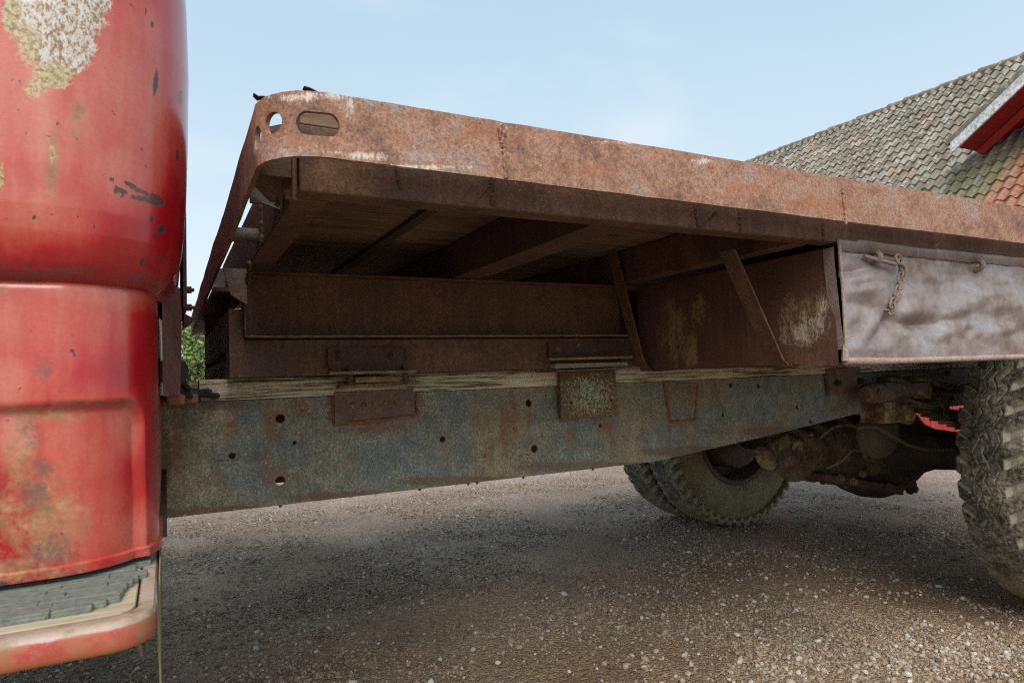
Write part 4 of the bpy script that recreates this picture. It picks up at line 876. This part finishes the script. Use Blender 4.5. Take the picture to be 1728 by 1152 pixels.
# axle, springs ------------------------------------------------------
mb = MB(); c = (AX, 1.93, AZ); n = 56
mb.lathe([(.0, -.66), (.078, -.66), (.078, -.36), (.085, -.28), (.11, -.22), (.16, -.17), (.21, -.11), (.235, -.05), (.24, .02), (.225, .09), (.18, .16), (.11, .24), (.085, .3), (.078, .4), (.078, .72), (0, .72)], c, (0, 1, 0), n)
axle = mb.build('rear_axle', m_black, T, smooth=True)
mb = MB(); mb.lathe([(.19, .10), (.215, .03), (.215, -.005), (.19, -.006), (.178, -.09), (.15, -.16), (.142, -.17), (.165, -.171), (.165, -.20), (.138, -.201), (.115, -.29), (.112, -.30), (.135, -.301), (.135, -.325), (.10, -.326), (.095, -.40), (.082, -.41), (.118, -.411), (.118, -.436), (.06, -.437), (.055, -.56)], (AX - .10, 1.93, AZ + .02), (1, 0, .04), 40)
for k in range(10):
    a = 2 * math.pi * k / 10; mb.bolt((AX - .255, 1.93 + .185 * math.cos(a), AZ + .02 + .18 * math.sin(a)), (-1, 0, 0), .012, .014, False)
sub('differential_nose', mb, m_grease, axle, smooth=True, wobble=.0010)
mb = MB(); mb.hexa([(2.36, 1.80, -.47), (2.36, 1.98, -.47), (2.80, 2.0, -.57), (2.80, 1.76, -.57)], [(2.36, 1.80, -.44), (2.36, 1.98, -.44), (2.80, 2.0, -.53), (2.80, 1.76, -.53)]); mb.lathe([(0, -.02), (.03, -.02), (.03, 0), (.016, .004), (.016, .018), (0, .018)], (2.93, 1.80, -.56), (0, -1, -.3), 12)
sub('differential_guard', mb, m_dark, axle, bevel=.006)
mb = MB(); mb.tube([(2.30, 1.93, -.325), (2.24, 1.93, -.345), (2.17, 1.93, -.37)], [.052, .05, .055], 16); mb.lathe([(.055, 0), (.04, .002), (.034, .05)], (2.165, 1.93, -.371), (.93, 0, .36), 20); mb.tube([(2.28, 1.86, -.33), (2.30, 1.93, -.3), (2.28, 2.0, -.33)], .03, 12); mb.box(2.30, 2.36, 1.85, 2.0, -.39, -.28)
sub('propshaft_yoke', mb, m_mud, axle, smooth=True, wobble=.002)
mb = MB(); mb.lathe([(0, -.05), (.04, -.05), (.055, -.035), (.06, -.028), (.092, -.022), (.098, -.012), (.098, -.002), (.09, .004), (.075, .045), (0, .05)], onY(1478, 733, 1.72), (.25, 1, 0), 36)
sub('brake_chamber', mb, m_hose, axle, smooth=True, wobble=.001)
hp = [(1446, 723), (1462, 719), (1482, 722), (1505, 735), (1528, 748), (1550, 755), (1575, 758), (1612, 757)]; hd = [1.66, 1.64, 1.62, 1.61, 1.6, 1.58, 1.56, 1.52]
raw = [Vector(onY(*p, y)) for p, y in zip(hp, hd)]; pts = []; rr = []
for i in range(len(raw) - 1):
    for k in range(12):
        t = k / 12; p0, p1, p2, p3 = raw[max(i - 1, 0)], raw[i], raw[i + 1], raw[min(i + 2, len(raw) - 1)]
        pts.append(.5 * ((2 * p1) + (p2 - p0) * t + (2 * p0 - 5 * p1 + 4 * p2 - p3) * t * t + (3 * p1 - p0 - 3 * p2 + p3) * t ** 3)); rr.append(.0078 * (1.08 if k % 2 else .9))
mb = MB(); mb.tube(pts, rr, 8); sub('brake_hose', mb, m_hose, axle, smooth=False)
def pipe(name, pts, r, mat, parent):
    raw = [Vector(onY(px, py, y)) for px, py, y in pts]; out_ = []
    for i in range(len(raw) - 1):
        for k in range(7):
            t = k / 7; p0, p1, p2, p3 = raw[max(i - 1, 0)], raw[i], raw[i + 1], raw[min(i + 2, len(raw) - 1)]
            out_.append(.5 * ((2 * p1) + (p2 - p0) * t + (2 * p0 - 5 * p1 + 4 * p2 - p3) * t * t + (3 * p1 - p0 - 3 * p2 + p3) * t ** 3))
    mb = MB(); mb.tube(out_ + [raw[-1]], r, 8); return sub(name, mb, mat, parent, smooth=True)
pipe('brake_pipe', [(1384, 738, 1.72), (1405, 722, 1.7), (1432, 716, 1.68), (1448, 726, 1.66), (1452, 752, 1.66), (1462, 775, 1.68)], .006, m_grease, axle)
pipe('brake_pipe', [(1395, 790, 1.75), (1420, 778, 1.74), (1440, 760, 1.72), (1470, 768, 1.72), (1500, 790, 1.78)], .0045, m_hose, axle)
pipe('linkage_rod', [(1548, 640, 1.45), (1570, 643, 1.45), (1590, 653, 1.45), (1606, 661, 1.44)], .0065, m_grease, axle)
pipe('linkage_rod', [(1500, 640, 1.50), (1530, 646, 1.49), (1570, 664, 1.47), (1608, 672, 1.46)], .009, m_grease, axle)
mb = MB()
for px, py in ((1440, 812), (1455, 800), (1470, 784), (1482, 766), (1418, 806), (1500, 820), (1520, 822), (1540, 815)): mb.bolt(onY(px, py, 1.74), (-.5, -1, -.2), .011, .012)
each('bolt', mb, m_grease, axle)
def leaf_pack(name, y, w, n, z0, x0, th, droop):
    mb = MB()
    for i in range(n):
        xa = x0 + i * .055 + (.0 if i < 2 else .02); xb = AX + (AX - xa); xs = np.linspace(xa, xb, 18); vs_ = []
        for x in xs:
            t = (x - AX) / (AX - x0); z = z0 - droop * (1 - t * t) - i * (th + .0012)
            vs_ += [(x, y - w / 2, z), (x, y + w / 2, z), (x, y + w / 2, z - th), (x, y - w / 2, z - th)]
        mb.add(vs_, [(q * 4 + k, q * 4 + (k + 1) % 4, q * 4 + 4 + (k + 1) % 4, q * 4 + 4 + k) for q in range(17) for k in range(4)] + [(3, 2, 1, 0), (68, 69, 70, 71)])
    return mb.build(name, m_grease, T, bevel=.0015, seg=1)
ls = leaf_pack('leaf_spring', 1.47, .075, 8, -.128, 2.34, .0085, .068)
mb = MB(); mb.box(2.54, 2.575, 1.425, 1.432, -.215, -.135); mb.cyl((2.557, 1.42, -.14), (2.557, 1.52, -.14), .012, 10); mb.cyl((2.557, 1.414, -.205), (2.557, 1.43, -.205), .014, 8); sub('spring_clip', mb, m_grease, ls, bevel=.002)
hs = leaf_pack('helper_spring', 1.50, .07, 3, -.062, 2.50, .011, .035)
mb = MB(); a, b = Vector(onY(1459, 664, 1.50)), Vector(onY(1543, 658, 1.50)); mb.tube([a, a.lerp(b, .06), a.lerp(b, .9), b], [.024, .036, .037, .03], 14)
mb.tube([b - Vector((.03, .0, 0)), b + Vector((.02, -.03, -.002))], .042, 8); mb.bolt(b + Vector((.0, -.035, 0)), (.4, -1, 0), .022, .02)
mb.bolt(a + Vector((.03, -.03, -.0)), (0, -1, 0), .016, .012)
hg = mb.build('spring_hanger', m_grease, T, smooth=True, bevel=.003, wobble=.001)
mb = MB(); a0, b0 = onY(1466, 672, 1.56), onY(1502, 710, 1.56); mb.box(a0[0], a0[0] + .10, 1.50, 1.60, b0[2], a0[2]); mb.tube([(a0[0] + .10, 1.50, a0[2] - .02), (a0[0] + .12, 1.50, a0[2] - .07), (a0[0] + .11, 1.5, b0[2])], [.025, .033, .028], 12); sub('hanger_block', mb, m_mud, hg, bevel=.008, wobble=.0015)
mb = MB(); a0, b0 = onY(1507, 624, 1.53), onY(1585, 633, 1.53); mb.box(a0[0], b0[0], 1.50, 1.57, b0[2] + .004, b0[2] + .012); mb.box(a0[0], a0[0] + .012, 1.50, 1.57, b0[2] - .05, b0[2] + .003); mb.tube([(b0[0], 1.50, b0[2] + .006), (b0[0] + .03, 1.51, b0[2] + .012)], [.012, .004], 8)
mb.build('spring_stop', m_grease, T, bevel=.002)
# a far spring and a crossing brake pipe keep the space behind the near one filled
leaf_pack('leaf_spring', 2.50, .075, 8, -.128, 2.34, .0115, .075)
# dead leaves and straws lying on the steel -------------------------------
def flake(name, px, py, Y, pts, label, cat, mat, th=.0012):
    c = onY(px, py, Y); mb = MB(); mb.v = [(c[0] + a * .75, c[1] + b * .75, c[2] + q * .7) for a, b, q in pts]; n = len(pts) // 2
    mb.f = [(2 * i, 2 * i + 1, 2 * i + 3, 2 * i + 2) for i in range(n - 1)]; o = mb.build(name, mat); md = o.modifiers.new('thickness', 'SOLIDIFY'); md.thickness = th; tag(o, label, cat); return o
flake('dry_leaf', 438, 162, .85, [(-.009, .0, .004), (-.008, .012, .003), (-.002, -.002, -.001), (-.002, .014, -.002), (.003, .0, .001), (.003, .012, 0), (.009, .002, .0025), (.009, .012, .002)], 'dark crumpled leaf sticking out over the rounded front corner of the deck', 'leaf', m_leaf)
flake('dry_leaf', 522, 151, .806, [(-.009, -.003, .0035), (-.009, .01, .003), (0, -.003, .0025), (0, .012, .002), (.008, -.002, 0), (.008, .01, -.0005), (.014, -.001, -.002), (.014, .008, -.0025)], 'thin dark leaf lying on the rail top above the long slot', 'leaf', m_leaf)
for px0, py0, px1, py1, lab in ((1577, 417, 1592, 403, 'pale bent straw caught on top of the toolbox strip'), (1419, 400, 1423, 392, 'short thin straw standing up at the left end of the toolbox strip')):
    mb = MB(); a, b = Vector(onY(px0, py0, .852)), Vector(onY(px1, py1, .84)); mb.tube([a, a.lerp(b, .5) + Vector((.002, 0, -.001)), b], [.0012, .0012, .0006], 6); tag(mb.build('straw', m_straw), lab, 'straw')

# ---------------------------------------------------------------- barn
barn = empty('barn', (14.2, 8.5, -.5), 'red timber barn with lichen grey pantile roof and gabled dormer', 'barn')
def pl(mb, name, mat, parent=barn, **k):
    return mb.build(name, mat, parent, **k)
RIDX, RIDZ, EAX = 14.26, 5.635, 10.15
def mk_tile():
    k = M('lichened clay pantiles', .9)
    t = k.attr('tint'); g = k.attr('green'); rd = k.attr('red'); n1 = k.noise(17, 6, .7); n2 = k.noise(7, 5, .6)
    col = k.ramp(t, [(.0, (.11, .095, .072)), (.4, (.155, .138, .11)), (.8, (.21, .19, .16)), (.94, (.29, .275, .25)), (1., (.25, .14, .09))])
    col = k.mix(k.math('MULTIPLY', k.thr(k.math('ADD', k.math('MULTIPLY', n1, .6), k.math('MULTIPLY', n2, .4)), .51, .59), .7), col, (.40, .395, .37))
    col = k.mix(k.math('MULTIPLY', k.thr(k.noise(13, 4), .60, .68), .5), col, (.26, .13, .07))
    col = k.mix(k.math('MULTIPLY', g, k.ramp(n2, [(.38, .1), (.6, .85)])), col, (.15, .145, .055))
    col = k.mix(k.math('MULTIPLY', rd, k.ramp(n1, [(.38, .35), (.65, .95)])), col, k.ramp(n1, [(.35, (.30, .085, .045)), (.65, (.42, .17, .10))]))
    return k.done(col, None, k.bump(n1, .4, .01))
m_tile = mk_tile()
def tiles(rows, y0, y1, pitch, cs, fpos, vis=True):
    V = []; F = []; tint = []; gr = []; rdv = []; prof = [(u, .030 * math.sin(2 * math.pi * u + .4 * math.sin(2 * math.pi * u))) for u in np.linspace(0, 1, 11)]
    ncol = int((y1 - y0) / pitch)
    for r in range(rows):
        for c in range(ncol):
            t = random.random(); js = random.uniform(-.012, .012); jh = random.uniform(-.006, .008); n = len(V)
            for k, (sl, lift) in enumerate(((0, -.004), (0, .036), (.55, .021), (1.14, .004))):
                for u, h in prof:
                    V.append(fpos(y0 + (c + u * 1.03) * pitch + js * .3, r * cs + sl * cs + js, h + lift + jh if k else h + lift + jh - .004))
                    tint.append(t)
            for k in range(3):
                for i in range(10): F.append((n + k * 11 + i, n + k * 11 + i + 1, n + k * 11 + 12 + i, n + k * 11 + 11 + i))
    return V, F, tint
sq = math.sqrt(.5)
def fmain(y, s, h): return (EAX + s * sq - h * sq, y, RIDZ - (RIDX - EAX) + s * sq + h * sq)
V, F, tint = tiles(21, 1.0, 21.0, .172, .28, fmain)
mb = MB(); mb.v = V; mb.f = F; roof = mb.build('roof', m_tile, barn, smooth=True)
at = roof.data.attributes.new('tint', 'FLOAT', 'POINT'); at.data.foreach_set('value', tint)
def greenf(x, y, z): return sst(3.6, 2.9, z) * sst(6.9, 5.9, y) * (1 if y > 5.25 else .35)
set_attr(roof, 'green', greenf); set_attr(roof, 'red', lambda x, y, z: sst(5.55, 5.15, y + (z - 2.6) * .2) * sst(3.6, 3.3, z))
mb = MB(); mb.box(EAX + .02, RIDX, .9, 21.05, 0, 0) if False else None
mb.hexa([(EAX + .1, 1.0, RIDZ - (RIDX - EAX) - .02), (EAX + .1, 21, RIDZ - (RIDX - EAX) - .02), (RIDX, 21, RIDZ - .12), (RIDX, 1.0, RIDZ - .12)], [(EAX + .1, 1.0, RIDZ - (RIDX - EAX) - .08), (EAX + .1, 21, RIDZ - (RIDX - EAX) - .08), (RIDX, 21, RIDZ - .2), (RIDX, 1.0, RIDZ - .2)])
mb.hexa([(RIDX, 1, RIDZ + .02), (RIDX, 21, RIDZ + .02), (18.4, 21, 1.5), (18.4, 1, 1.5)], [(RIDX, 1, RIDZ - .08), (RIDX, 21, RIDZ - .08), (18.4, 21, 1.4), (18.4, 1, 1.4)])
pl(mb, 'roof_deck', m_dark)
mb = MB(); y = .95
while y < 21:
    dz = random.uniform(-.012, .012); mb.tube([(RIDX + .02, y, RIDZ - .01 + dz), (RIDX + .02, y + .40, RIDZ + .0 + dz)], [.075, .095], 10); y += .37
rt = mb.build('ridge_tile', m_tile, roof, smooth=True)
for an, v in (('tint', .25), ('green', 0), ('red', .15)): set_attr(rt, an, lambda x, y, z, v=v: v)
def mk_redboards(name, c0, c1, c2):
    k = M(name, .8); v = k.mapping((3, 14, .6)); g = k.noise(3, 6, .65, 0, v)
    return k.done(k.ramp(g, [(.35, c0), (.5, c1), (.7, c2)]), None, k.bump(g, .3, .004))
m_wall = mk_redboards('red barn boards', (.34, .03, .02), (.46, .045, .032), (.5, .07, .05))
m_soff = mk_redboards('dark red soffit boards', (.24, .012, .011), (.36, .018, .016), (.43, .03, .026))
m_barge = rust('flaking white grey paint', [(.3, (.36, .37, .36)), (.44, (.52, .54, .55)), (.6, (.64, .67, .69)), (.75, (.70, .73, .75))], 3, 7, None, .2)
mb = MB(); y = 1.3
while y < 20.7:
    w = .17; x = 10.4 + random.uniform(0, .006); mb.box(x, x + .03, y + .006, y + w - .004, -1.5, 1.66); y += w
mb.box(10.45, 10.5, 1.3, 20.7, -1.5, 1.62)
for yy in (1.3, 20.6): mb.prism([(10.5, -1.5), (18.1, -1.5), (18.1, 1.6), (RIDX, RIDZ - .3), (10.5, 1.75)], 'y', yy, yy + .06)
mb.box(18.02, 18.08, 1.36, 20.6, -1.5, 1.5)
pl(mb, 'wall', m_wall)
# gabled dormer: verge board low at the far side, rising toward the near side
GX = 11.20; e0 = onX(1604, 240, GX); gs = math.tan(rad(33)); gy, gz_ = e0[1], e0[2]
apex_y = gy - 1.9
def dz_(y): return gz_ + (gy - y) * gs if y >= apex_y else gz_ + (y - (2 * apex_y - gy)) * gs
dorm = MB(); yl = 2 * apex_y - gy
dorm.box(12.36, 12.4, yl + .35, gy - .35, 2.4, gz_ + .1); dorm.prism([(yl + .35, gz_ + .1), (gy - .35, gz_ + .1), (apex_y, dz_(apex_y) - .25)], 'x', 12.36, 12.4)
dorm.box(12.4, 13.4, gy - .40, gy - .35, 2.8, gz_ + .1).box(12.4, 13.4, yl + .35, yl + .4, 2.8, gz_ + .1)
dormer = pl(dorm, 'dormer', m_soff)
mb = MB()
for sgn in (0, 1):
    ya, yb_ = (gy, apex_y) if not sgn else (yl, apex_y - .0)
    f = lambda y: dz_(y)
    mb.hexa([(GX - .03, ya, f(ya) - .20), (GX - .03, yb_, f(yb_) - .20), (GX - .03, yb_, f(yb_) + .075), (GX - .03, ya, f(ya) + .075)], [(GX + .012, ya, f(ya) - .20), (GX + .012, yb_, f(yb_) - .20), (GX + .012, yb_, f(yb_) + .075), (GX + .012, ya, f(ya) + .075)])
sub('bargeboard', mb, m_barge, dormer, bevel=.01)
mb = MB(); nb = 7
for b in range(nb):
    x0, x1 = GX + .015 + b * .205, GX + .015 + (b + 1) * .205 - .008
    for (ya, yb_) in ((gy, apex_y), (yl, apex_y)): mb.hexa([(x0, ya, dz_(ya) - .06), (x1, ya, dz_(ya) - .06), (x1, yb_, dz_(yb_) - .06), (x0, yb_, dz_(yb_) - .06)], [(x0, ya, dz_(ya) - .03), (x1, ya, dz_(ya) - .03), (x1, yb_, dz_(yb_) - .03), (x0, yb_, dz_(yb_) - .03)])
mb.tube([(GX + .74, gy - .03, dz_(gy - .03) - .10), (GX + .74, apex_y, dz_(apex_y) - .10)], .085, 4)
sub('soffit', mb, m_soff, dormer, bevel=.004)
mb = MB()
for (ya, yb_) in ((gy + .03, apex_y), (yl - .03, apex_y)):
    x1 = 14.0; mb.hexa([(GX - .04, ya, dz_(ya) - .02), (x1, ya, dz_(ya) - .02), (x1, yb_, dz_(yb_) - .02), (GX - .04, yb_, dz_(yb_) - .02)], [(GX - .04, ya, dz_(ya) + .06), (x1, ya, dz_(ya) + .06), (x1, yb_, dz_(yb_) + .06), (GX - .04, yb_, dz_(yb_) + .06)])
dr = sub('dormer_roof', mb, m_tile, dormer)
for an, v in (('tint', .45), ('green', 0), ('red', 0)): set_attr(dr, an, lambda x, y, z, v=v: v)

# ---------------------------------------------------------------- tree behind the truck
def mk_leafmat():
    k = M('broad leaves', .6); t = k.attr('tint'); c = k.ramp(t, [(0, (.06, .10, .022)), (.5, (.13, .19, .045)), (1, (.24, .29, .09))])
    k.b.inputs['Transmission Weight'].default_value = 0
    return k.done(c)
m_leaves = mk_leafmat(); m_bark = simple('bark', (.09, .07, .05), .9, 20)
def tree(x, y, h, r, label, seed):
    random.seed(seed); root = empty('broadleaf_tree', (x, y, 0), label, 'tree'); mb = MB()
    mb.tube([(x, y, -.1), (x + .05, y, h * .25), (x, y + .1, h * .6)], [.22, .17, .08], 10)
    limbs = []
    for k in range(9):
        a = random.uniform(0, 6.28); z0 = random.uniform(.2, .5) * h; q = Vector((x + math.cos(a) * r * random.uniform(.5, .8), y + math.sin(a) * r * random.uniform(.5, .8), z0 + random.uniform(.15, .4) * h)); limbs.append(q); mb.tube([(x, y, z0), Vector((x, y, z0)).lerp(q, .5) + Vector((0, 0, .1)), q], [.07, .045, .02], 6)
    mb.build('trunk', m_bark, root, world=True, smooth=True)
    V = []; F = []; ti = []; cl = []
    for k in range(130):
        while True:
            p = Vector((random.uniform(-1, 1), random.uniform(-1, 1), random.uniform(-1, 1)))
            if .25 < p.length < 1: break
        if random.random() < .15: continue
        cl.append((Vector((x + p.x * r, y + p.y * r, h * .56 + p.z * h * .44)), random.uniform(.35, .75), random.random()))
    for c, cr_, t0 in cl:
        for _ in range(95):
            d_ = Vector((random.gauss(0, 1), random.gauss(0, 1), random.gauss(0, .7))); p = c + d_ * cr_ * .55
            if p.z < .3: continue
            u = Vector((random.gauss(0, 1), random.gauss(0, 1), random.gauss(0, 1))).normalized(); w_ = u.orthogonal().normalized(); s_ = random.uniform(.06, .12); n = len(V)
            V += [tuple(p + u * s_), tuple(p + w_ * s_ * .6), tuple(p - u * s_), tuple(p - w_ * s_ * .6)]; F.append((n, n + 1, n + 2, n + 3)); ti += [min(1, max(0, .6 * t0 + .4 * random.random()))] * 4
    mb = MB(); mb.v = V; mb.f = F; o = mb.build('crown', m_leaves, root, world=True)
    at = o.data.attributes.new('tint', 'FLOAT', 'POINT'); at.data.foreach_set('value', ti); random.seed(seed + 1)
tree(1.75, 32, 3.6, 2.1, 'round green leafy tree seen between the cab and the deck', 5)
